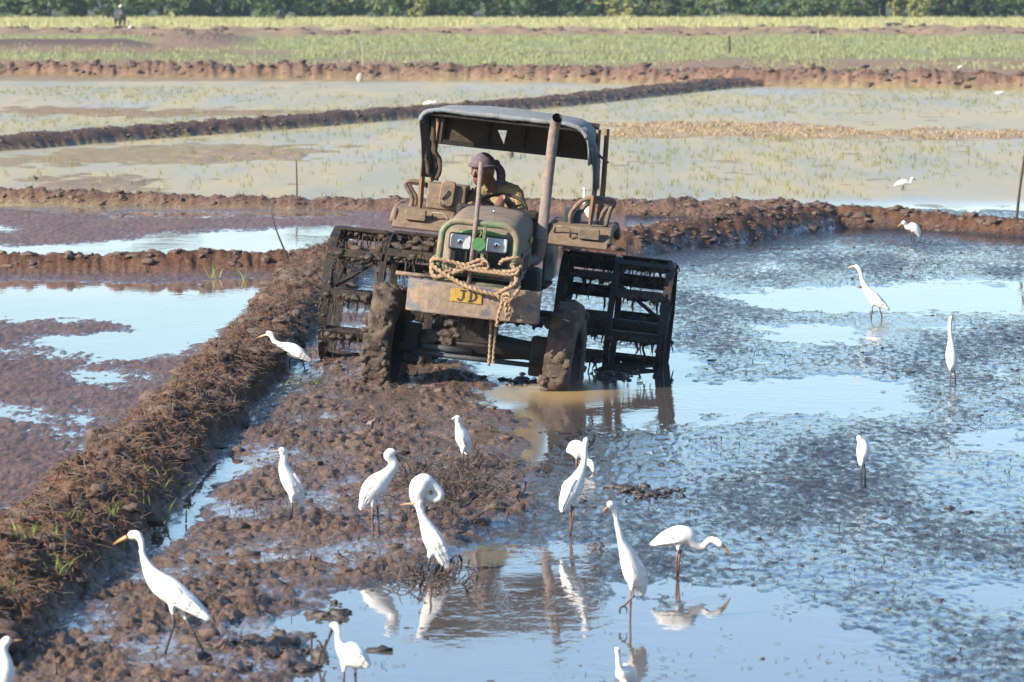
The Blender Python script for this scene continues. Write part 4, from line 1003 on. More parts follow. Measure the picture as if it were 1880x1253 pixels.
jkt = remeshed("jacket", jk, M['jacket'], .010, dr, 2, lambda c: .010 * mnoise.fractal(c * 16, 1, 2, 2))
MB().sweep([(*p, .012, 1.8) for p in [(-.21, 1.80, 1.60), (-.17, 1.80, 1.645), (-.09, 1.86, 1.69), (-.06, 1.93, 1.70)]], 12, 8).build("collar", M['jacket'], jkt, smooth=True)
MB().sweep([(*p, .010, 1.6) for p in [(-.20, 1.785, 1.63), (-.155, 1.79, 1.66), (-.09, 1.84, 1.695)]], 12, 8).build("shirt_collar", M['collar'], dr, smooth=True)
tz = MB()
for sx in (-1, 1):
    tz.sweep([(-.02 + sx * .08, 2.02, 1.07, .115), (-.02 + sx * .15, 1.75, 1.09, .10), (-.02 + sx * .19, 1.52, 1.10, .085), (-.02 + sx * .2, 1.44, 1.0, .075), (-.02 + sx * .2, 1.42, .93, .065)], 14, 12)
remeshed("trousers", tz, M['trousers'], .012, dr, 2)
sc = MB()
for i in range(9):
    pass
cap = MB(); nv, nu = 9, 26; cv = []
for j in range(nv + 1):
    ph = R(4 + 60 * j / nv)
    for k in range(nu):
        th = 2 * math.pi * k / nu
        low = .5 + .5 * math.cos(th - math.pi / 2)                      # lower at the back (local +y)
        ph2 = ph * (1.0 + .38 * low)
        p = Vector((.096 * math.sin(ph2) * math.cos(th), .114 * math.sin(ph2) * math.sin(th), .128 * math.cos(ph2) + .004))
        p *= 1 + .02 * mnoise.noise(Vector((th * 2, ph * 5, 1)))
        cv.append(tuple(hc + HM @ p))
cap.add(cv, [(j * nu + k, j * nu + (k + 1) % nu, (j + 1) * nu + (k + 1) % nu, (j + 1) * nu + k) for j in range(nv) for k in range(nu)] + [tuple(range(nu))])
cap.sweep([tuple(face((.098 * math.cos(a), .114 * math.sin(a), .052 - .048 * (.5 + .5 * math.sin(a))))) + (.017,) for a in np.linspace(0, 2 * math.pi, 25)], 40, 8, ref=None, cap=False)
cap.ball(face((.03, .118, .02)), (.035, .03, .04), 10, 8)
cap.sweep([(*face((.03, .115, .02)), .03, .5), (*face((.05, .14, -.05)), .042, .4), (*face((.045, .135, -.13)), .038, .35), (*face((.03, .12, -.17)), .02, .3)], 10, 10)
cap.build("headscarf", M['scarf'], dr, smooth=True)

# ------------------------------------------------------------------ egrets
def height(x, y): return float(terrain(np.array([x]), np.array([y]))[0][0])
def make_bird(name, label, cat, group, spine, bill=None, legs=(), foot=None, slope=0.0, flat=.82, plumage='feather', bill_mat='bill_pale', leg_mat='leg_dark',
              bill_w=None, wing=None, eye=None, toes=True, voxel=.011, base_y=None, foot_h=None, feet_up=()):
    """pose given by the outline in the photo: spine (x, y, r) from tail to crown; slope = how far back the bird recedes per metre to the right"""
    fx, fy = foot
    gp_ = P(fx, fy); gz = height(gp_.x, gp_.y) if foot_h is None else foot_h
    gz = max(gz, -.01); gp_ = P(fx, fy, gz); D = gp_.y
    root = empty(name, (gp_.x, gp_.y, gz), (0, 0, 0), label, cat, group)
    k = D / FPX                                                  # metres per photo pixel there
    def loc(x, y, off=0.0):
        q = PD(x, y, D); dx = q.x - gp_.x
        return Vector((dx - off * slope / math.hypot(1, slope), dx * slope + off / math.hypot(1, slope), q.z - gz))
    sc_ = 1.0
    nrm = Vector((-slope, 1, 0)).normalized()
    body_ = MB(); pts = [(*loc(x, y), r * k * (1 if abs(slope) < 1.2 else 1)) for x, y, r in spine]
    body_.sweep(pts, len(pts) * 5, 16, ref=tuple(nrm), flat=flat)
    body_.ball(pts[-1][:3], pts[-1][3] * 1.02, 12, 8)
    body_.ball(pts[0][:3], pts[0][3] * 1.0, 8, 6)
    if wing:                                                     # folded wings lie proud of the flanks
        for s_ in (-1, 1):
            wp = [(*(loc(x, y) + nrm * s_ * r * k * .62), r * k * .86) for x, y, r in wing]
            body_.sweep(wp, len(wp) * 5, 12, ref=tuple(nrm), flat=.34); body_.ball(wp[0][:3], wp[0][3] * .9, 8, 6)
    for i, lg in enumerate(legs):                                # feathered thighs
        s_ = (-1, 1)[i % 2]; off = s_ * .022
        p0 = loc(*lg[0], off); p1 = loc(*lg[1], off); m_ = p0.lerp(p1, .45)
        dirv = (p0 - p1).normalized() if (p0 - p1).length > 1e-5 else Vector((0, 0, 1))
        body_.sweep([(*(p0 + dirv * .03), .020), (*p0, .017), (*m_, .009)], 8, 8)
    b_o = remeshed("body", body_, M[plumage], voxel, root, 3)
    if wing:
        wl = catmull([(x, y, r) for x, y, r in wing], 12)
        for s_ in (-1, 1):
            fb_ = MB(); rq = random.Random(int(fx))
            for row in range(4):
                for q in range(3):
                    i0 = 9 - 2 * row; a0_, a1_ = wl[min(11, i0 + 2)], wl[max(0, i0 - 3)]
                    tx_, ty_ = a1_[0] - a0_[0], a1_[1] - a0_[1]; ll = math.hypot(tx_, ty_) + 1e-6; nx_, ny_ = -ty_ / ll, tx_ / ll
                    u = (q - 1) * .55 + rq.uniform(-.1, .1)
                    pth = []
                    for t_, wr_ in ((0, .10), (.4, .30), (.8, .26), (1.0, .05)):
                        cx_, cy_ = a0_[0] + tx_ * t_, a0_[1] + ty_ * t_; rr_ = a0_[2] + (a1_[2] - a0_[2]) * t_
                        off_ = (.57 + .27 * math.sqrt(max(0, 1 - (u * .9) ** 2))) * rr_ * k + .002 + .0012 * (3 - row)
                        pth.append((*(loc(cx_ + nx_ * u * rr_ * .9, cy_ + ny_ * u * rr_ * .9) + nrm * s_ * off_), wr_ * rr_ * k + .001))
                    fb_.sweep(pth, 8, 6, ref=tuple(nrm), flat=.26)
            fb_.build("wing", M[plumage], root, smooth=True)
    if bill:
        (x0, y0), (x1, y1) = bill; p0, p1 = loc(x0, y0), loc(x1, y1); r = (bill_w or 4) * k
        d_ = p1 - p0
        MB().sweep([(*(p0 - d_ * .12), r * 1.05), (*p0, r), (*(p0 + d_ * .5 + Vector((0, 0, r * .15))), r * .66), (*p1, r * .12)], 12, 10, ref=tuple(nrm), flat=.8).build("bill", M[bill_mat], root, smooth=True)
    if eye:
        e = loc(*eye)
        hr = pts[-1][3]
        for s_ in (-1, 1): MB().ball(e + nrm * s_ * hr * flat * .88, max(.0045, hr * .16), 8, 6).build("eye", M['eye'], root, smooth=True)
    for i, lg in enumerate(legs):
        s_ = (-1, 1)[i % 2]; off = s_ * .022; pl = [loc(x, y, off) for x, y in lg]
        if i not in feet_up:
            foot_p = pl[-1]; zt2 = height(root.location.x + foot_p.x, root.location.y + foot_p.y) - gz
            if foot_p.z > zt2 - .005: pl.append(Vector((foot_p.x, foot_p.y, min(zt2, foot_p.z) - .01)))
        rr = .0062
        lm = MB(); q = []
        for j, p in enumerate(pl):
            q.append((*p, rr * (1.25 if j == 0 else 1.0)))
        lm.sweep(q, None, 8, ref=None)
        for p in pl[1:-1]: lm.ball(p, rr * 1.5, 8, 6)
        lo = lm.build("leg", M[leg_mat], root, smooth=True)
        if toes:
            ft = MB(); p = pl[-1]; up_ = i in feet_up
            for a in (-32, 0, 32, 180):
                dr_ = Vector((math.cos(R(a)) * (-1 if bill and bill[1][0] < bill[0][0] else 1), math.sin(R(a)) + .2, 0)).normalized(); ln = .05 if a != 180 else .03
                dz = -.045 if up_ else -.004
                ft.sweep([(*(p + Vector((0, 0, .006 if not up_ else 0))), .005), (*(p + dr_ * ln * (.5 if up_ else 1) + Vector((0, 0, dz * .5 + .006))), .0042), (*(p + dr_ * ln * (.5 if up_ else 1.3) + Vector((0, 0, dz))), .0015)], 7, 6, ref=None)
            ft.build("foot", M['leg_dark'], lo, smooth=True)
    return root
EG, WB = "egrets feeding round the tractor", "egret"
def egret(label, **k): return make_bird("egret", label, WB, EG, **k)
egret("large white egret with orange bill striding left beside the straw-strewn earth bund", foot=(340, 1202),
      spine=[(388, 1137, 3), (372, 1124, 9), (345, 1106, 18), (318, 1089, 23.5), (294, 1074, 22), (277, 1056, 15.5), (267, 1038, 9.5), (260, 1020, 6.6), (259, 1004, 6.2), (256, 992, 7), (249, 985, 9), (240, 986, 9)],
      wing=[(386, 1136, 5), (356, 1113, 15), (322, 1090, 21), (296, 1072, 18)],
      bill=((228, 991), (205, 1004)), bill_w=4.2, bill_mat='bill_orange', eye=(233, 988), legs=[[(318, 1118), (321, 1150), (306, 1197)], [(332, 1128), (354, 1163), (378, 1208)]], slope=-.25)
egret("white egret standing upright and looking left on the brown mud below the bund", foot=(532, 958),
      spine=[(555, 932, 3), (549, 918, 10), (541, 900, 15.5), (532, 882, 16.5), (524, 866, 13), (520, 852, 8.5), (522, 841, 7.5), (522, 832, 8), (518, 828, 8)], wing=[(556, 931, 4), (547, 907, 12), (537, 886, 14), (530, 872, 11)],
      bill=((511, 828), (498, 828)), bill_w=3, eye=(514, 826), legs=[[(533, 916), (534, 935), (528, 960)], [(540, 920), (538, 938), (536, 960)]], slope=.5, leg_mat='leg_dark')
egret("white egret with hooked neck and dark bill standing left of the preening egret", foot=(690, 984),
      spine=[(663, 934, 3), (670, 918, 12), (680, 902, 19), (692, 890, 21), (703, 880, 17), (714, 868, 11.5), (722, 856, 9), (722, 847, 7.5), (715, 843, 7.5), (711, 838, 8), (716, 832, 8.5), (721, 832, 7)], wing=[(662, 934, 4), (672, 912, 12), (685, 894, 17), (697, 884, 13)],
      bill=((728, 838), (735, 853)), bill_w=2.4, bill_mat='leg_red', eye=(722, 836), legs=[[(682, 922), (681, 950), (683, 982)], [(695, 920), (696, 950), (699, 988)]], slope=.4, leg_mat='leg_red')
egret("small white egret nearest the tractor on the brown mud, body upright", foot=(854, 858),
      spine=[(857, 833, 3), (855, 822, 8), (851, 808, 13), (847, 796, 13.5), (843, 786, 9), (842, 778, 6.5), (842, 771, 7), (840, 768, 7)], wing=[(857, 834, 4), (854, 815, 10), (849, 800, 11)],
      bill=((834, 767), (829, 769)), bill_w=2.6, bill_mat='feather', eye=(837, 766), legs=[[(846, 828), (846, 842), (846, 858)], [(860, 826), (862, 842), (862, 857)]], slope=.8)
egret("white egret bent double preening its belly on the brown mud", foot=(776, 965),
      spine=[(770, 932, 5), (766, 920, 12), (767, 905, 17), (772, 892, 19.5), (781, 885, 16), (791, 890, 11), (801, 898, 9.5), (808, 907, 8.5), (806, 916, 8), (797, 918, 7.5), (789, 915, 6.5)], wing=[(762, 928, 4), (763, 908, 12), (768, 890, 13)],
      bill=((786, 914), (776, 912)), bill_w=2.2, legs=[[(772, 926), (772, 945), (773, 968)], [(786, 924), (784, 945), (782, 968)]], slope=.2)
egret("slim white egret with level bill at the pool's edge, before the preening egret", foot=(795, 1048),
      spine=[(823, 1047, 3), (815, 1030, 11), (804, 1008, 18), (794, 988, 18.5), (785, 970, 14), (778, 954, 9.5), (773, 942, 7.8), (771, 932, 8.2), (768, 927, 8)], wing=[(824, 1047, 4), (812, 1020, 13), (800, 996, 16), (790, 976, 12)],
      bill=((758, 925), (735, 926)), bill_w=3, eye=(763, 924), legs=[[(788, 1020), (787, 1035), (785, 1050)], [(806, 1030), (807, 1040), (808, 1052)]], slope=.15, leg_mat='leg_dark')
egret("white egret bending with its bill to the wet mud, half hidden by a taller egret", foot=(1060, 866),
      spine=[(1044, 828, 6), (1049, 826, 13), (1058, 824, 16.5), (1067, 828, 14), (1073, 838, 8), (1076, 850, 5.5), (1080, 848, 5), (1084, 848, 5.5), (1087, 855, 6), (1089, 862, 5)],
      bill=((1090, 867), (1091, 880)), bill_w=2.5, bill_mat='bill_orange', legs=[[(1060, 838), (1060, 852), (1061, 868)], [(1065, 838), (1062, 852), (1062, 868)]], slope=-.3, leg_mat='leg_red')
egret("tall white egret facing away with long straight neck in front of the bending one", foot=(1048, 984),
      spine=[(1032, 938, 3), (1036, 926, 10), (1045, 908, 17.5), (1054, 893, 18.5), (1062, 878, 13.5), (1069, 862, 8.5), (1073, 845, 6.3), (1074, 828, 5.8), (1075, 816, 6), (1076, 810, 6)], wing=[(1031, 938, 4), (1040, 916, 12), (1050, 898, 16), (1058, 884, 13)],
      bill=((1082, 812), (1088, 820)), bill_w=2, bill_mat='bill_black', legs=[[(1051, 920), (1049, 948), (1042, 986)], [(1055, 920), (1051, 948), (1050, 984)]], slope=.6, leg_mat='leg_red')
egret("tall white egret with one foot lifted, wading at the pool's far edge", foot=(1161, 1146),
      spine=[(1178, 1091, 5), (1174, 1078, 13), (1166, 1058, 20.5), (1159, 1038, 20.5), (1151, 1016, 16), (1143, 997, 10), (1137, 978, 7.3), (1132, 955, 5.8), (1129, 938, 5.8), (1125, 926, 6.8), (1120, 923, 7.5)], wing=[(1180, 1092, 6), (1173, 1066, 16), (1163, 1040, 17), (1155, 1022, 13)],
      bill=((1114, 929), (1105, 936)), bill_w=3.2, bill_mat='bill_orange', eye=(1116, 924), legs=[[(1156, 1070), (1158, 1094), (1141, 1110)], [(1163, 1074), (1162, 1108), (1161, 1148)]], slope=.7, leg_mat='leg_red', feet_up=(0,))
egret("white egret with bright orange bill stooping right over the wet blue-grey mud", foot=(1244, 1060),
      spine=[(1198, 999, 5), (1208, 995, 10), (1226, 988, 16), (1246, 984, 19.5), (1262, 986, 17.5), (1272, 996, 12), (1282, 1003, 8.5), (1292, 1004, 7.5), (1298, 997, 6.8), (1305, 992, 6.8), (1315, 995, 7.8), (1323, 1000, 7.5)], wing=[(1196, 999, 5), (1214, 992, 11), (1236, 984, 16), (1254, 982, 14)],
      bill=((1329, 1005), (1343, 1022)), bill_w=3.6, bill_mat='bill_orange', eye=(1325, 1000), legs=[[(1245, 1000), (1241, 1030), (1242, 1062)], [(1252, 1000), (1247, 1032), (1246, 1065)]], slope=.1, leg_mat='leg_red')
egret("white egret walking left beyond the long pool, neck slanting forward", foot=(1610, 584),
      spine=[(1631, 568, 3), (1624, 563, 6), (1612, 554, 10), (1602, 545, 10.5), (1594, 536, 8.5), (1588, 526, 6), (1583, 513, 4.3), (1580, 501, 3.8), (1577, 494, 4.2), (1573, 490, 4.4)], wing=[(1631, 569, 3), (1617, 557, 8), (1604, 544, 9)],
      bill=((1568, 490), (1557, 493)), bill_w=2.2, eye=(1571, 489), legs=[[(1602, 558), (1602, 573), (1599, 588)], [(1612, 560), (1616, 573), (1620, 587)]], slope=-.2, leg_mat='leg_red', voxel=.012)
egret("white egret seen from behind with a thin upright neck, far right of the wet field", foot=(1749, 708),
      spine=[(1749, 682, 3.5), (1748, 674, 8), (1747, 660, 10.8), (1746, 646, 10), (1746, 634, 7.5), (1745, 622, 4.8), (1744, 608, 4), (1744, 594, 3.8), (1745, 585, 4.4), (1746, 583, 4.2)], wing=None, flat=1.0,
      bill=((1749, 584), (1752, 588)), bill_w=1.6, bill_mat='bill_black', legs=[[(1743, 676), (1743, 690), (1742, 708)], [(1753, 676), (1755, 690), (1757, 708)]], slope=.3, leg_mat='leg_red', toes=False)
egret("small hunched white egret seen from behind on the blue wet mud", foot=(1585, 896),
      spine=[(1580, 856, 3), (1581, 848, 7), (1584, 836, 12), (1585, 824, 12.8), (1583, 814, 10), (1579, 808, 6.5), (1577, 804, 5.6), (1577, 803, 5)], flat=.95,
      bill=None, legs=[[(1580, 846), (1579, 868), (1580, 894)], [(1588, 846), (1590, 868), (1591, 898)]], slope=.3, toes=False)
egret("small white egret hunting in the far seedling paddy, neck hooked to the right", foot=(1658, 351),
      spine=[(1642, 341, 1.8), (1648, 338, 4), (1656, 335.5, 5.6), (1663, 335, 5), (1668, 337, 3.4), (1672, 336, 2.5), (1673, 331, 2.4), (1675, 328, 2.9)], bill=((1678, 329), (1684, 332)), bill_w=.9, bill_mat='bill_black',
      legs=[[(1657, 339), (1656, 345), (1654, 352)], [(1660, 339), (1659, 345), (1660, 352)]], slope=.1, toes=False, voxel=.014)
egret("small hunched white egret on the right bank with a long pale bill", foot=(1674, 440),
      spine=[(1688, 434, 3), (1686, 428, 6), (1680, 420, 8.5), (1674, 416, 7.5), (1669, 419, 5), (1664, 417, 3.6), (1663, 412, 3.6), (1659, 409, 4.4)], bill=((1655, 411), (1646, 417)), bill_w=1.4,
      legs=[[(1674, 424), (1673, 431), (1672, 441)], [(1680, 426), (1679, 433), (1679, 441)]], slope=.2, toes=False, voxel=.012)
egret("white egret picking its way down the earth bund left of the tractor", foot=(540, 678),
      spine=[(571, 662, 2.5), (563, 657, 7), (550, 650, 12), (537, 643, 13), (525, 638, 10), (515, 635, 7), (506, 630, 5.5), (501, 622, 5), (498, 615, 5.6), (493, 613, 5.8)], wing=[(572, 663, 3), (556, 653, 10), (540, 644, 11)],
      bill=((487, 616), (470, 622)), bill_w=2.2, eye=(490, 612), legs=[[(536, 652), (532, 664), (533, 677)], [(545, 655), (556, 668), (560, 680)]], slope=-.1, foot_h=None)
egret("white egret cut off by the lower left corner, orange bill pointing right", foot=(14, 1300),
      spine=[(-2, 1272, 8), (2, 1255, 20), (6, 1236, 22), (8, 1218, 17), (7, 1203, 11), (6, 1190, 9), (8, 1180, 9.5), (13, 1177, 10)],
      bill=((22, 1178), (39, 1176)), bill_w=3.2, bill_mat='bill_orange', eye=(17, 1175), legs=[[(2, 1265), (4, 1280), (6, 1302)], [(10, 1265), (12, 1282), (14, 1302)]], slope=.2)
egret("white egret with long black bill reaching down to a twig in the foreground pool", foot=(642, 1296), slope=-.35,
      spine=[(676, 1222, 4), (668, 1217, 13), (656, 1208, 21), (643, 1199, 22), (632, 1196, 17), (624, 1188, 9.5), (620, 1176, 7), (620, 1162, 6.6), (618, 1152, 7.8), (612, 1150, 8.2)], wing=[(678, 1222, 5), (664, 1210, 15), (648, 1197, 17), (638, 1192, 12)],
      bill=((609, 1158), (598, 1190)), bill_w=3.4, bill_mat='bill_black', eye=(611, 1152), legs=[[(634, 1222), (634, 1255), (634, 1300)], [(649, 1224), (650, 1258), (650, 1300)]])
egret("white egret facing the camera, cut off by the bottom edge below the wading egret", foot=(1145, 1330), slope=1.6,
      spine=[(1160, 1268, 8), (1156, 1252, 15), (1149, 1238, 18.5), (1142, 1234, 15), (1138, 1226, 8.5), (1135, 1212, 6), (1134, 1199, 5.6), (1133, 1191, 6.8)], flat=.95,
      bill=((1134, 1197), (1136, 1215)), bill_w=2.6, bill_mat='bill_black', eye=(1132, 1191), legs=[[(1140, 1265), (1140, 1300), (1140, 1332)], [(1152, 1265), (1152, 1300), (1152, 1332)]])
egret("white egret standing on the bund behind the tractor's battery box, mostly hidden", foot=(1082, 425),
      spine=[(1092, 408, 2.5), (1089, 402, 6), (1084, 392, 8.5), (1078, 383, 7), (1074, 374, 4.5), (1073, 362, 3), (1073, 352, 2.8), (1072, 347, 3.2)], bill=((1069, 348), (1060, 350)), bill_w=1.5,
      legs=[[(1082, 402), (1081, 412), (1081, 425)], [(1086, 402), (1086, 412), (1087, 425)]], slope=.3, toes=False, voxel=.012)
egret("cream white egret resting in the paddy just beyond the canopy's left corner", foot=(788, 206),
      spine=[(778, 191, 2), (784, 189.5, 3.6), (790, 189, 4.2), (796, 190, 3.2), (799, 189, 2), (800, 186.5, 1.8)], bill=((802, 186.5), (806, 187)), bill_w=.7, legs=[[(788, 192), (788, 198), (788, 206)], [(791, 192), (791, 198), (791, 206)]], slope=.1, toes=False, voxel=.02)
egret("pale grey-blue heron standing in the paddy, seen through the cab", foot=(937, 293), plumage='bird_grey',
      spine=[(942, 288, 2), (940, 285, 4.5), (937, 280, 6), (935, 275, 4.5), (935, 270, 2.6), (934, 266, 2.6)], bill=((931, 267), (926, 268)), bill_w=.8, legs=[[(937, 284), (937, 289), (937, 293)], [(939, 284), (939, 289), (939, 293)]], slope=.1, toes=False, voxel=.016)
egret("tiny white egret standing in the far green field by the right edge", foot=(1763, 130),
      spine=[(1758, 126, 1.2), (1761, 124, 2.6), (1764, 122.5, 2.6), (1766, 121, 1.3), (1767, 119, 1.2)], bill=((1768, 119), (1770, 119.5)), bill_w=.5, legs=[[(1762, 125), (1762, 127), (1762, 130)], [(1764, 125), (1764, 127), (1764, 130)]], slope=.1, toes=False, voxel=.03)
egret("tiny white egret beside the flank of the nearer black buffalo", foot=(239, 58),
      spine=[(236, 52, 1.2), (238, 50.5, 2.4), (240, 49, 2.2), (241, 47, 1.1), (241, 45, 1.1)], bill=((242, 45), (244, 45.5)), bill_w=.4, legs=[[(238, 53), (238, 55), (238, 58)], [(239, 53), (239, 55), (239, 58)]], slope=.1, toes=False, voxel=.04, foot_h=.3)
# small dark and grey waders
def wader(label, x, y, sz, mat_, d=1):
    return make_bird("wader", label, "bird", "small waders on the mud", foot=(x, y), foot_h=None,
        spine=[(x - d * sz * .55, y - sz * .30, sz * .07), (x - d * sz * .25, y - sz * .42, sz * .2), (x + d * sz * .05, y - sz * .5, sz * .25), (x + d * sz * .25, y - sz * .66, sz * .16), (x + d * sz * .33, y - sz * .84, sz * .13)],
        bill=((x + d * sz * .44, y - sz * .84), (x + d * sz * .62, y - sz * .82)), bill_w=sz * .035, bill_mat='bill_black', plumage=mat_, legs=[[(x, y - sz * .3), (x, y - sz * .15), (x, y)], [(x + 1, y - sz * .3), (x + 1, y - sz * .15), (x + 1, y)]], toes=False, voxel=.008 if sz > 12 else .014)
wader("small grey wader crouching on the brown mud in front of the tractor", 682, 786, 20, 'bird_grey')
wader("tiny dark bird in the shallow seedling paddy at far left", 65, 332, 11, 'bird_dark', -1)
wader("tiny dark bird on the crumbly bund at left", 147, 368, 11, 'bird_dark')

# ------------------------------------------------------------------ buffaloes in the tall grass
def buffalo(label, x, y, ln_px, turn, scale=1.0, lying=False):
    p = P(x, y); z = height(p.x, p.y)
    root = empty("water_buffalo", (p.x, p.y, z), (0, 0, R(turn)), label, "buffalo", "buffaloes grazing by the trees")
    root.scale = (scale,) * 3
    if lying: root.location.z -= .12
    b_ = MB()
    b_.sweep([(-1.05, 0, .98, .16), (-.9, 0, 1.0, .34), (-.55, 0, .98, .42), (0, 0, .95, .46), (.45, 0, 1.0, .44), (.75, 0, 1.02, .34), (1.0, 0, .92, .22), (1.2, 0, .72, .17)], 34, 16, flat=.82)
    b_.sweep([(1.12, 0, .80, .16), (1.30, 0, .66, .16), (1.45, 0, .45, .12), (1.52, 0, .32, .09)], 12, 12)
    for sx, sy in ((.62, .2), (.62, -.2), (-.72, .2), (-.72, -.2)):
        b_.sweep([(sx, sy, .80, .17), (sx + (.02 if sx > 0 else -.05), sy, .5, .10), (sx, sy, .25, .07), (sx, sy, .0, .085)], 12, 10)
    if lying:
        for q in range(len(b_.v)): b_.v[q] = (b_.v[q][0], b_.v[q][1] * 1.1, b_.v[q][2] * .62 - .12)
    b_.sweep([(-1.1, 0, 1.05, .04), (-1.2, 0, .8, .03), (-1.2, 0, .4, .035)], 8, 8)
    for s_ in (-1, 1): b_.sweep([(1.2, s_ * .14, .82, .05), (1.18, s_ * .30, .80, .06), (1.16, s_ * .38, .76, .02)], 8, 8)
    remeshed("body", b_, M['hide'], .035, root, 3)
    for s_ in (-1, 1): MB().sweep([(1.2, s_ * .1, .86, .05), (1.1, s_ * .34, .92, .045), (.9, s_ * .5, .98, .03), (.72, s_ * .5, 1.02, .008)], 14, 8).build("horn", M['horn'], root, smooth=True)
    return root
bf = buffalo("black water buffalo with a white egret perched on its back", 220, 57, 26, 108, .88)
buffalo("dark water buffalo grazing alone in the yellow grass, left of centre", 516, 47, 15, 82, .72)
buffalo("far dark water buffalo lying low near the trees, right of centre", 1451, 46, 14, 160, .5, True)
buffalo("grey water buffalo lying in the yellow grass at right", 1640, 57, 28, 12, .6, True)
e_ = make_bird("egret", "tiny white egret perched on the back of the nearer black buffalo", WB, EG, foot=(222, 36), foot_h=.98 * 1.0 + .55, spine=[(219, 33, 1.2), (220, 31, 3), (222, 28.5, 3.2), (223, 26, 1.8), (223, 24, 1.4)], bill=((224, 24), (226, 24.5)), bill_w=.5, legs=[[(221, 32), (221, 34), (221, 36)], [(223, 32), (223, 34), (223, 36)]], toes=False, voxel=.04, feet_up=(0, 1))
bb = PD(222, 36, bf.location.y); e_.location = (bf.location.x + .05, bf.location.y, bf.location.z + 1.42 * .88)

# ------------------------------------------------------------------ stakes and twigs
def stake(label, pts, r0, r1, mat_='twig', name="stake", Y=None):
    x, y = pts[0]; g = P(x, y); z = height(g.x, g.y); g = P(x, y, z); D = g.y
    q = [PD(a, b_, D) for a, b_ in pts]; q[0].z -= .12
    mb = MB(); n_ = len(q); mb.sweep([(*p, r0 + (r1 - r0) * i / (n_ - 1)) for i, p in enumerate(q)], 16, 7, ref=None)
    o = mb.build(name, M[mat_], None, smooth=True)
    return tag(o, label, "stake", "stakes marking the paddies")
stake("thin straight stake in the middle bund left of the cab", [(545, 374), (545, 340), (544, 296)], .016, .010)
stake("long bent whip of a stick at the corner of the cross bund", [(540, 492), (522, 460), (508, 425), (498, 390)], .016, .006)
stake("tall leaning dark pole at the right edge of the picture", [(1863, 420), (1872, 350), (1882, 280)], .022, .016)
stake("short brown post in the far green field", [(1339, 99), (1339, 82), (1338, 66)], .05, .045)
stake("pale thin stake before the far reddish bank", [(667, 126), (666, 100), (664, 76)], .03, .02, 'pale_twig')
stake("faint pale stake in the far field left of the pale one", [(468, 122), (468, 100), (467, 82)], .02, .015, 'pale_twig')
stake("faint pale stake beyond the green strip at right", [(1504, 80), (1503, 70), (1503, 58)], .03, .02, 'pale_twig')
def twig(label, segs, name="twig", r=.006, cat="twig"):
    x, y = segs[0][0]; g = P(x, y, .0); D = g.y; mb = MB()
    for s_ in segs:
        q = [PD(a, b_, D) for a, b_ in s_]; mb.sweep([(*p, r * (1 - .5 * i / len(q))) for i, p in enumerate(q)], 10, 6, ref=None)
    return tag(mb.build(name, M['debris'], None, smooth=True), label, cat)
twig("forked black twig standing in the pool at the black-billed egret's bill", [[(584, 1222), (587, 1205), (590, 1188), (586, 1178), (580, 1176)], [(596, 1196), (594, 1192), (590, 1188)], [(590, 1190), (594, 1200), (599, 1212)], [(596, 1192), (598, 1180), (599, 1174)]], r=.007)
twig("rough upright root stump at the pool's muddy rim", [[(572, 1205), (572, 1180), (573, 1160)], [(573, 1172), (569, 1166)]], r=.007)
twig("black stub poking out of the wet mud before the tall egrets", [[(1178, 912), (1172, 902), (1167, 894)], [(1178, 912), (1190, 908), (1205, 910)]], r=.014)
# pale stone in the far bank and scraps of litter
q = P(660, 150); zz = height(q.x, q.y)
st_ = MB().ball((q.x, q.y, zz + .12), (.10, .10, .15), 12, 9)
for i in range(len(st_.v)):
    p = Vector(st_.v[i]); d = .07 * mnoise.noise(p * 4); st_.v[i] = (p.x + d, p.y + d, p.z + d)
tag(st_.build("stone", M['stone'], None, smooth=False), "pale stone stuck in the face of the far reddish bank", "stone")
for lab, x, y, s_ in (("crumpled white scrap floating in the paddy near the right edge", 1834, 173, .09), ("small pale scrap lying on the wet blue mud", 1597, 653, .035)):
    q = P(x, y, .02); lt = MB().ball((q.x, q.y, max(.02, height(q.x, q.y)) + .02), (s_ * 1.6, s_, s_ * .6), 10, 7)
    for i in range(len(lt.v)):
        p = Vector(lt.v[i]); d = s_ * .5 * mnoise.noise(p * 22); lt.v[i] = (p.x + d, p.y, p.z + d)
    tag(lt.build("scrap", M['litter'], None), lab, "litter")

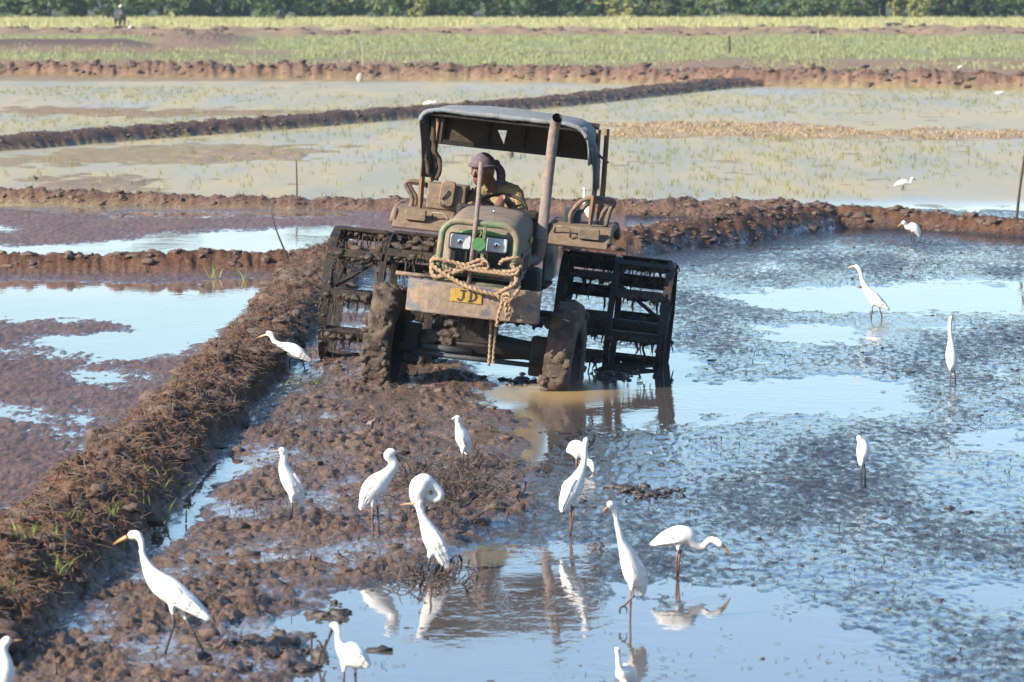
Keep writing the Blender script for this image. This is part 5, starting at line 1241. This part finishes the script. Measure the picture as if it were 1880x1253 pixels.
# ------------------------------------------------------------------ loose stuff: clods, straw, debris, seedlings, grass
def scatter(px_lo, px_hi, py_lo, py_hi, n_):
    """random ground points, even over the ground between two rows, within the fan the field fills"""
    y1, y0 = CAM_H * FPX / (py_lo + 40), CAM_H * FPX / (py_hi + 40)
    Y = np.sqrt(rng.random(n_) * (y1 ** 2 - y0 ** 2) + y0 ** 2); X = (px_lo + rng.random(n_) * (px_hi - px_lo) - 940) / FPX * Y
    return X, Y
def blades(name, X, Y, Z, hgt, wd, material, per=3, lean=.35, spread=.05, label=None, cat=None, group=None):
    n_ = len(X) * per
    bx = np.repeat(X, per) + rng.normal(0, spread, n_); by = np.repeat(Y, per) + rng.normal(0, spread, n_); bz = np.repeat(Z, per) - .01
    a = rng.random(n_) * 2 * math.pi; hh = np.repeat(hgt, per) * (.6 + .6 * rng.random(n_)); le = lean * (.3 + rng.random(n_)); ww = wd * (.6 + .8 * rng.random(n_))
    ca, sa = np.cos(a), np.sin(a); b = rng.random(n_) * 2 * math.pi; wx_, wy_ = np.cos(b) * ww, np.sin(b) * ww
    v = np.empty((n_, 5, 3))
    v[:, 0] = np.stack([bx - wx_, by - wy_, bz], 1); v[:, 1] = np.stack([bx + wx_, by + wy_, bz], 1)
    mx, my, mz = bx + ca * hh * le * .35, by + sa * hh * le * .35, bz + hh * .6
    v[:, 2] = np.stack([mx + wx_ * .7, my + wy_ * .7, mz], 1); v[:, 3] = np.stack([mx - wx_ * .7, my - wy_ * .7, mz], 1)
    v[:, 4] = np.stack([bx + ca * hh * le, by + sa * hh * le, bz + hh], 1)
    o5 = np.arange(n_)[:, None] * 5
    f = np.concatenate([o5 + np.array([[0, 1, 2]]), o5 + np.array([[0, 2, 3]]), o5 + np.array([[3, 2, 4]])])
    o = link(name, mesh_np(name, v.reshape(-1, 3), f, M[material], False)); return tag(o, label, cat, group, 'stuff')
def sticks(name, X, Y, Z, ln, wd, material, up=.3, label=None, cat=None, bend=.25):
    n_ = len(X); a = rng.random(n_) * 2 * math.pi; el = rng.normal(0, up, n_); ll = ln * (.35 + rng.random(n_) * .9)
    d = np.stack([np.cos(a) * np.cos(el), np.sin(a) * np.cos(el), np.sin(el)], 1) * ll[:, None]
    c = np.stack([X, Y, Z], 1); s_ = np.stack([-np.sin(a), np.cos(a), np.zeros(n_)], 1) * (wd * (.5 + rng.random(n_)))[:, None]; upv = np.array([0, 0, 1]) * (wd * .9)
    m_ = c + np.stack([rng.normal(0, 1, n_), rng.normal(0, 1, n_), np.abs(rng.normal(0, 1, n_))], 1) * (ll * bend * .3)[:, None]
    v = np.empty((n_, 9, 3))
    for i, (pt, sc) in enumerate(((c - d / 2, .6), (m_, 1.0), (c + d / 2, .4))):
        v[:, i * 3] = pt - s_ * sc; v[:, i * 3 + 1] = pt + s_ * sc; v[:, i * 3 + 2] = pt + upv * sc
    o9 = np.arange(n_)[:, None] * 9; f = []
    for i in range(2):
        for k in range(3):
            j = (k + 1) % 3; f += [o9 + np.array([[i * 3 + k, i * 3 + j, i * 3 + 3 + j]]), o9 + np.array([[i * 3 + k, i * 3 + 3 + j, i * 3 + 3 + k]])]
    o = link(name, mesh_np(name, v.reshape(-1, 3), np.concatenate(f), M[material], False)); return tag(o, label, cat, None, 'stuff')
_ico = bmesh.new(); bmesh.ops.create_icosphere(_ico, subdivisions=2, radius=1); IV = np.array([v.co[:] for v in _ico.verts]); IF = np.array([[v.index for v in f.verts] for f in _ico.faces]); _ico.free()
def clods(name, X, Y, Z, size, material, label, cat="clods", flat=.6):
    n_ = len(X); sz = size * (.25 + rng.random(n_) ** 4 * 1.5); k = len(IV)
    ph = rng.random((n_, 1)) * 50
    dirs = IV[None] * np.ones((n_, 1, 1))
    nz = perlin((dirs[..., 0] * 1.7 + ph).ravel(), (dirs[..., 1] * 1.7 + dirs[..., 2] * 1.3 + ph * .37).ravel(), 5).reshape(n_, k) + .5 * perlin((dirs[..., 0] * 4 + ph).ravel(), (dirs[..., 1] * 4 - dirs[..., 2] * 3 + ph).ravel(), 9).reshape(n_, k)
    st3 = (.7 + .6 * rng.random((n_, 1, 3))) * np.array([1.15, 1.0, flat])
    v = dirs * st3 * (1 + .85 * nz)[..., None] * sz[:, None, None] + np.stack([X, Y, Z - sz * .18], 1)[:, None]
    f = (np.arange(n_)[:, None, None] * k + IF[None]).reshape(-1, 3)
    o = link(name, mesh_np(name, v.reshape(-1, 3), f, M[material], True)); return tag(o, label, cat, None, 'stuff')
def cut(X, Y, keep): return X[keep], Y[keep]
# on the near bund and the churned mud
X, Y = scatter(-250, 720, 470, 1330, 90000); hh, so_, we_, bi_ = terrain(X, Y)
k = bi_ == 1; Xb, Yb, Zb = X[k], Y[k], hh[k]
sel = rng.permutation(len(Xb))
sticks("straw", *[a[sel[:9000]] for a in (Xb, Yb, Zb + .012)], .16, .0032, 'straw', .4, "dry straw and roots lying over the near earth bund", "straw")
sticks("dark_straw", *[a[sel[9000:14000]] for a in (Xb, Yb, Zb + .008)], .12, .004, 'debris', .5, "dark rotted stalks tangled in the near earth bund", "straw")
s2 = rng.permutation(len(Xb))[:900]; clods("clods", Xb[s2], Yb[s2], Zb[s2], .050, 'clod', "crumbled brown clods heaped on the near earth bund")
X, Y = scatter(-150, 1010, 660, 1330, 40000); hh, so_, we_, bi_ = terrain(X, Y); cm = (so_[:, 0] > .09) & (bi_ == 0) & (hh > .03) & (X > -2.3)
Xc, Yc, Zc = X[cm], Y[cm], hh[cm]; s2 = rng.permutation(len(Xc))
clods("clods", *[a[s2[:800]] for a in (Xc, Yc, Zc)], .036, 'clod', "broken brown clods on the churned mud in the foreground")
sticks("debris", *[a[s2[1300:3300]] for a in (Xc, Yc, Zc + .01)], .10, .0035, 'debris', .6, "short dark stalks sticking out of the churned mud", "debris")
sticks("straw", *[a[s2[3300:4100]] for a in (Xc, Yc, Zc + .012)], .11, .0025, 'straw', .3, "pale straw bits scattered on the churned mud", "straw")
# heap of dark straw behind the preening egret
X = rng.normal(P(830, 905).x, .22, 700); Y = rng.normal(P(830, 905).y, .9, 700); hh = terrain(X, Y)[0]
sticks("debris", X, Y, hh + .05 * rng.random(700), .20, .005, 'debris', .5, "matted dark straw heap behind the preening egret", "debris")
X = rng.normal(P(800, 1062).x, .14, 160); Y = rng.normal(P(800, 1062).y, .35, 160); hh = np.maximum(terrain(X, Y)[0], 0)
sticks("debris", X, Y, hh + .03 * rng.random(160), .14, .006, 'debris', .7, "black roots at the pool's edge by the leaning egret", "debris")
# wet field: dark specks and small lumps
X, Y = scatter(560, 2000, 440, 1330, 30000); hh, so_, we_, bi_ = terrain(X, Y); k = (so_[:, 0] < .05) & (bi_ == 0) & (hh > .004)
Xw, Yw, Zw = X[k], Y[k], hh[k]; grp = fbm(Xw * .9, Yw * .3, 3, 77); k = grp > -.15; Xw, Yw, Zw = Xw[k], Yw[k], Zw[k]; s2 = rng.permutation(len(Xw))
clods("clods", *[a[s2[:1300]] for a in (Xw, Yw, Zw)], .016, 'clod_wet', "small wet lumps scattered over the blue-grey mud", flat=.5)
sticks("debris", *[a[s2[2600:6200]] for a in (Xw, Yw, Zw + .004)], .07, .003, 'debris', .45, "black stalk bits scattered over the wet field", "debris")
for (x, y, s_, n_, lab) in ((1195, 908, .11, 60, "dark lump of mud in the wet field before the bending egret"), (608, 1127, .07, 26, "brown clod lying in the foreground pool"), (520, 1208, .16, 60, "mud heap at the pool's left shore"), (960, 700, .12, 40, "mud pushed up before the right front wheel"), (1130, 690, .16, 50, "mud pushed up under the right cage wheel")):
    X = rng.normal(P(x, y).x, s_, n_); Y = rng.normal(P(x, y).y, s_ * 2.2, n_); hh = np.maximum(terrain(X, Y)[0], 0)
    clods("clods", X, Y, hh + .01, .035, 'clod_wet', lab)
X, Y = scatter(500, 1700, 1060, 1330, 9000); hh = terrain(X, Y)[0]; gsp = fbm(X * 2.2, Y * .7, 3, 211); k = (hh < -.002) & (gsp > .08); X, Y = X[k][:420], Y[k][:420]
clods("clods", X[:200], Y[:200], np.full(len(X[:200]), .0), .012, 'clod_wet', "specks of mud breaking the surface of the foreground pool", flat=.4)
sticks("debris", X[200:], Y[200:], np.full(len(X[200:]), .003), .05, .0025, 'debris', .3, "bits of stalk floating in the foreground pool", "debris")
# clods along the other bunds
for nm, ki, n_, sz, rng_ in (("cross", 2, 1500, .045, (380, 520)), ("middle", 3, 1300, .042, (340, 410)), ("diagonal", 4, 1700, .045, (150, 320)), ("far", 5, 2800, .085, (110, 180))):
    X, Y = scatter(-120, 2000, *rng_, 60000); hh, so_, we_, bi_ = terrain(X, Y); k = bi_ == ki; X, Y, hh = X[k][:n_], Y[k][:n_], hh[k][:n_]
    clods("clods", X, Y, hh, sz, 'clod', {'cross': "earth clods along the cross bund", 'middle': "earth clods along the middle bund behind the cab", 'diagonal': "dark clods along the slanting far bund", 'far': "reddish clods along the far bank"}[nm])
# rice seedlings standing in the far paddies
X, Y = scatter(-200, 2080, 160, 366, 26000); hh, so_, we_, bi_ = terrain(X, Y); den = fbm(X * .12, Y * .05, 3, 33); k = (bi_ == 0) & (hh < .12) & (rng.random(len(X)) < .35 + 1.1 * den)
X, Y, hh = X[k][:5200], Y[k][:5200], np.maximum(hh[k][:5200], 0)
blades("rice_seedlings", X, Y, hh, np.full(len(X), .12), .0055, 'rice', 4, .7, .03, "yellow-green rice seedlings standing in the far paddies", "rice")
X, Y = scatter(1000, 2080, 222, 262, 16000); hh, so_, we_, bi_ = terrain(X, Y); k = (hh > .015) & (bi_ == 0); X, Y, hh = X[k][:2600], Y[k][:2600], hh[k][:2600]
blades("stubble", X, Y, hh, np.full(len(X), .07), .010, 'stubble', 3, .9, .04, "straw stubble on the dry strip of the far paddy", "stubble")
# grasses beyond the far bund
X, Y = scatter(-160, 2060, 27, 58, 42000); hh, so_, we_, bi_ = terrain(X, Y); k = so_[:, 0] > .27; X, Y, hh = X[k], Y[k], hh[k]
cl = fbm(X * .2, Y * .08, 3, 8)
blades("grass", X, Y, hh, .34 + .34 * cl, .028, 'grass_yellow', 3, .6, .14, "tall dry yellow grass before the trees", "grass")
X, Y = scatter(-160, 2060, 57, 132, 60000); hh, so_, we_, bi_ = terrain(X, Y); k = (so_[:, 1] > so_[:, 0] * .97) & (bi_ == 0) & (rng.random(len(X)) < .35 + 1.2 * fbm(X * .3, Y * .09, 3, 28)); X, Y, hh = X[k][:9000], Y[k][:9000], hh[k][:9000]
cl = fbm(X * .25, Y * .1, 3, 18)
blades("grass", X, Y, hh, .16 + .22 * np.clip(cl + .2, 0, 1), .02, 'grass_green', 3, .6, .09, "short green grass on the far strips", "grass")
X, Y = scatter(-160, 2060, 46, 72, 30000); hh, so_, we_, bi_ = terrain(X, Y); k = (np.abs(so_[:, 0] - .21) < .05) & (so_[:, 1] < so_[:, 0] * .8) & (fbm(X * .3, Y * .1, 3, 92) > -.1); X, Y, hh = X[k][:900], Y[k][:900], hh[k][:900]
clods("clods", X, Y, hh, .20, 'clod', "broken brown mounds between the yellow grass and the green strip")
X, Y = scatter(-160, 2060, 92, 135, 30000); hh, so_, we_, bi_ = terrain(X, Y); k = (bi_ == 0) & (fbm(X * .3, Y * .12, 3, 93) > .05); X, Y, hh = X[k][:2600], Y[k][:2600], hh[k][:2600]
blades("grass", X, Y, hh, .10 + .14 * rng.random(len(X)), .018, 'grass_green', 3, .8, .10, "thin weeds on the brown strip before the far bank", "grass")
# fresh sprigs on the near bund and cross bund
tx = [(205, 968, .16), (222, 990, .14), (293, 930, .15), (276, 895, .10), (112, 1072, .12), (44, 1050, .10), (16, 1125, .12), (245, 938, .10), (130, 1000, .11), (95, 1035, .09), (270, 940, .09), (70, 1030, .08), (392, 494, .22), (448, 496, .16), (580, 686, .1), (548, 690, .08), (330, 880, .08), (290, 905, .1)]
X = np.array([P(a, b_, .12).x for a, b_, c in tx]); Y = np.array([P(a, b_, .12).y for a, b_, c in tx]); hh = terrain(X, Y)[0]
blades("grass", X, Y, hh, np.array([c for a, b_, c in tx]), .0075, 'sprig', 8, 1.1, .045, "fresh green sprigs growing on the flanks of the bunds", "grass")

# ------------------------------------------------------------------ trees and bushes
def foliage_mesh(name, w_, d_, h0, h1, clumps, per, leaf, material, seed):
    g = np.random.default_rng(seed); c = []
    while len(c) < clumps:
        p = g.uniform(-1, 1, 3)
        r_ = np.linalg.norm(p)
        if r_ < 1 and r_ > .45: c.append(p)
    c = np.array(c); c[:, 0] *= w_ / 2; c[:, 1] *= d_ / 2; c[:, 2] = h0 + (c[:, 2] + 1) / 2 * (h1 - h0)
    cs = g.uniform(.45, 1.0, clumps) * (w_ * .17)
    n_ = clumps * per
    off = g.normal(0, 1, (n_, 3)); off /= np.linalg.norm(off, axis=1, keepdims=True); off *= g.random((n_, 1)) ** .4
    ctr = np.repeat(c, per, 0) + off * np.repeat(cs, per)[:, None] * np.array([1, 1, .72]); ctr[:, 2] = np.maximum(ctr[:, 2], .05)
    nrm = off + g.normal(0, .5, (n_, 3)) + np.array([0, 0, .35]); nrm /= np.linalg.norm(nrm, axis=1, keepdims=True)
    t1 = np.cross(nrm, g.normal(0, 1, (n_, 3))); t1 /= np.linalg.norm(t1, axis=1, keepdims=True); t2 = np.cross(nrm, t1)
    sz = leaf * (.55 + .9 * g.random((n_, 1)))
    v = np.stack([ctr - t1 * sz, ctr + t2 * sz * .45, ctr + t1 * sz, ctr - t2 * sz * .45], 1).reshape(-1, 3)
    return mesh_np(name, v, np.arange(n_ * 4).reshape(-1, 4), M[material], False), c
def trunk_mesh(name, h, r, c, seed):
    g = random.Random(seed); mb = MB()
    top = Vector((g.uniform(-.4, .4), g.uniform(-.3, .3), h))
    mid = top * .5 + Vector((g.uniform(-.25, .25), 0, 0))
    mb.sweep([(0, 0, -.3, r * 1.5), (0, 0, .3, r * 1.1), (*mid, r * .8), (*top, r * .35)], 18, 9, ref=None)
    for i in range(7):
        q = Vector(c[g.randrange(len(c))]); t = g.uniform(.3, .9); s_ = mid.lerp(top, t) if t > .5 else mid * (t * 1.6)
        mb.sweep([(*s_, r * .45), (*(s_.lerp(q, .5) + Vector((0, 0, .3))), r * .28), (*q, r * .08)], 10, 6, ref=None)
    return mb.mesh(name, M['bark'], True)
KINDS = []
for i, (mt_, w_, h0, h1, lf_) in enumerate([('leaf_dark', 7, .4, 11, .30), ('leaf_mid', 6, .3, 9, .26), ('leaf_dark', 8, .9, 14, .32), ('leaf_mid', 7, .6, 12, .28), ('leaf_yellow', 6, .2, 9, .25), ('leaf_mid', 5, .3, 7, .24)]):
    me, c = foliage_mesh("crown", w_, w_ * .8, h0, h1, 62, 58, lf_, mt_, 40 + i)
    KINDS.append((me, trunk_mesh("trunk", h1 * .75, .16 + .02 * i, c, i)))
D0 = CAM_H * FPX / (36 + 40)
tree_words = {0: "dark green tree", 1: "olive green tree", 2: "tall dark green tree", 3: "dense olive tree", 4: "yellow-green tree", 5: "low olive tree"}
g = random.Random(21)
def px_place(x): return f"{['at the far left', 'left of the tractor canopy', 'above the canopy', 'right of the canopy', 'toward the right', 'at the far right'][min(5, max(0, int(x / 1880 * 6)))]}"
ORD = "first second third fourth fifth sixth seventh eighth ninth tenth eleventh twelfth thirteenth fourteenth fifteenth sixteenth seventeenth eighteenth nineteenth twentieth".split()
def nth(i, n_): return (ORD[i] + " from the left") if i < n_ // 2 else (ORD[n_ - 1 - i] + " from the right")
for row, (dd, n_) in enumerate(((3.5, 26), (9, 32))):
    for i in range(n_):
        x = -140 + (2190) * (i + g.uniform(.2, .8)) / n_; D = D0 + dd + g.uniform(-1.5, 1.5); kd = g.choice([0, 1, 2, 3, 3, 5, 4, 0, 1] if row == 0 else [0, 2, 2, 3])
        t = empty("tree", ((x - 940) / FPX * D, D, .15), (0, 0, g.uniform(0, 6.28)))
        s_ = g.uniform(.85, 1.25); t.scale = (s_, s_, s_ * g.uniform(.9, 1.2))
        link("crown", KINDS[kd][0], t); link("trunk", KINDS[kd][1], t)
        tag(t, f"{tree_words[kd]}, {nth(i, n_)} in the {'front' if row == 0 else 'back'} row of trees", "tree", "far tree line across the fields")
BK = []
for i, (mt_, w_, h1, lf_) in enumerate([('leaf_dark', 3.0, 2.0, .17), ('leaf_mid', 2.6, 2.2, .16), ('leaf_yellow', 2.4, 1.8, .15), ('leaf_mid', 3.4, 1.6, .16)]):
    me, c = foliage_mesh("foliage", w_, w_ * .7, .0, h1, 30, 34, lf_, mt_, 80 + i); BK.append((me, trunk_mesh("stem", h1 * .6, .05, c, 30 + i)))
bw = ["dark round bush", "olive bush", "pale yellow-green bush", "low spreading olive bush"]
for i in range(40):
    x = -100 + 2080 * (i + g.uniform(.25, .75)) / 40; D = D0 - g.uniform(-1.5, 2.5); kd = g.choice([0, 1, 1, 2, 3, 0, 0, 0]); s_ = g.uniform(1.05, 1.6)
    if i == 5: x, kd, s_ = 200, 2, 1.3
    t = empty("bush", ((x - 940) / FPX * D, D, .12), (0, 0, g.uniform(0, 6.28))); t.scale = (s_ * g.uniform(.8, 1.5), s_, s_ * g.uniform(.6, 1.25))
    link("foliage", BK[kd][0], t); link("stem", BK[kd][1], t)
    tag(t, f"{bw[kd]} at the foot of the far trees, {nth(i, 40)}", "bush", "bushes at the foot of the far trees")

# ------------------------------------------------------------------ the air
hz = MB().box((0, 235, 12.0), (1500, 560, 27.5)); ho = hz.build("haze", None); tag(ho, "thin pale haze over the far fields", "haze", None, 'stuff')
m = bpy.data.materials.new("haze_air"); m.use_nodes = True; n = m.node_tree; n.nodes.remove(n.nodes["Principled BSDF"])
pv = n.nodes.new("ShaderNodeVolumePrincipled"); pv.inputs["Color"].default_value = (.62, .85, 1.0, 1); pv.inputs["Density"].default_value = .00014; pv.inputs["Anisotropy"].default_value = .2
n.links.new(pv.outputs[0], n.nodes["Material Output"].inputs["Volume"]); ho.data.materials.append(m)
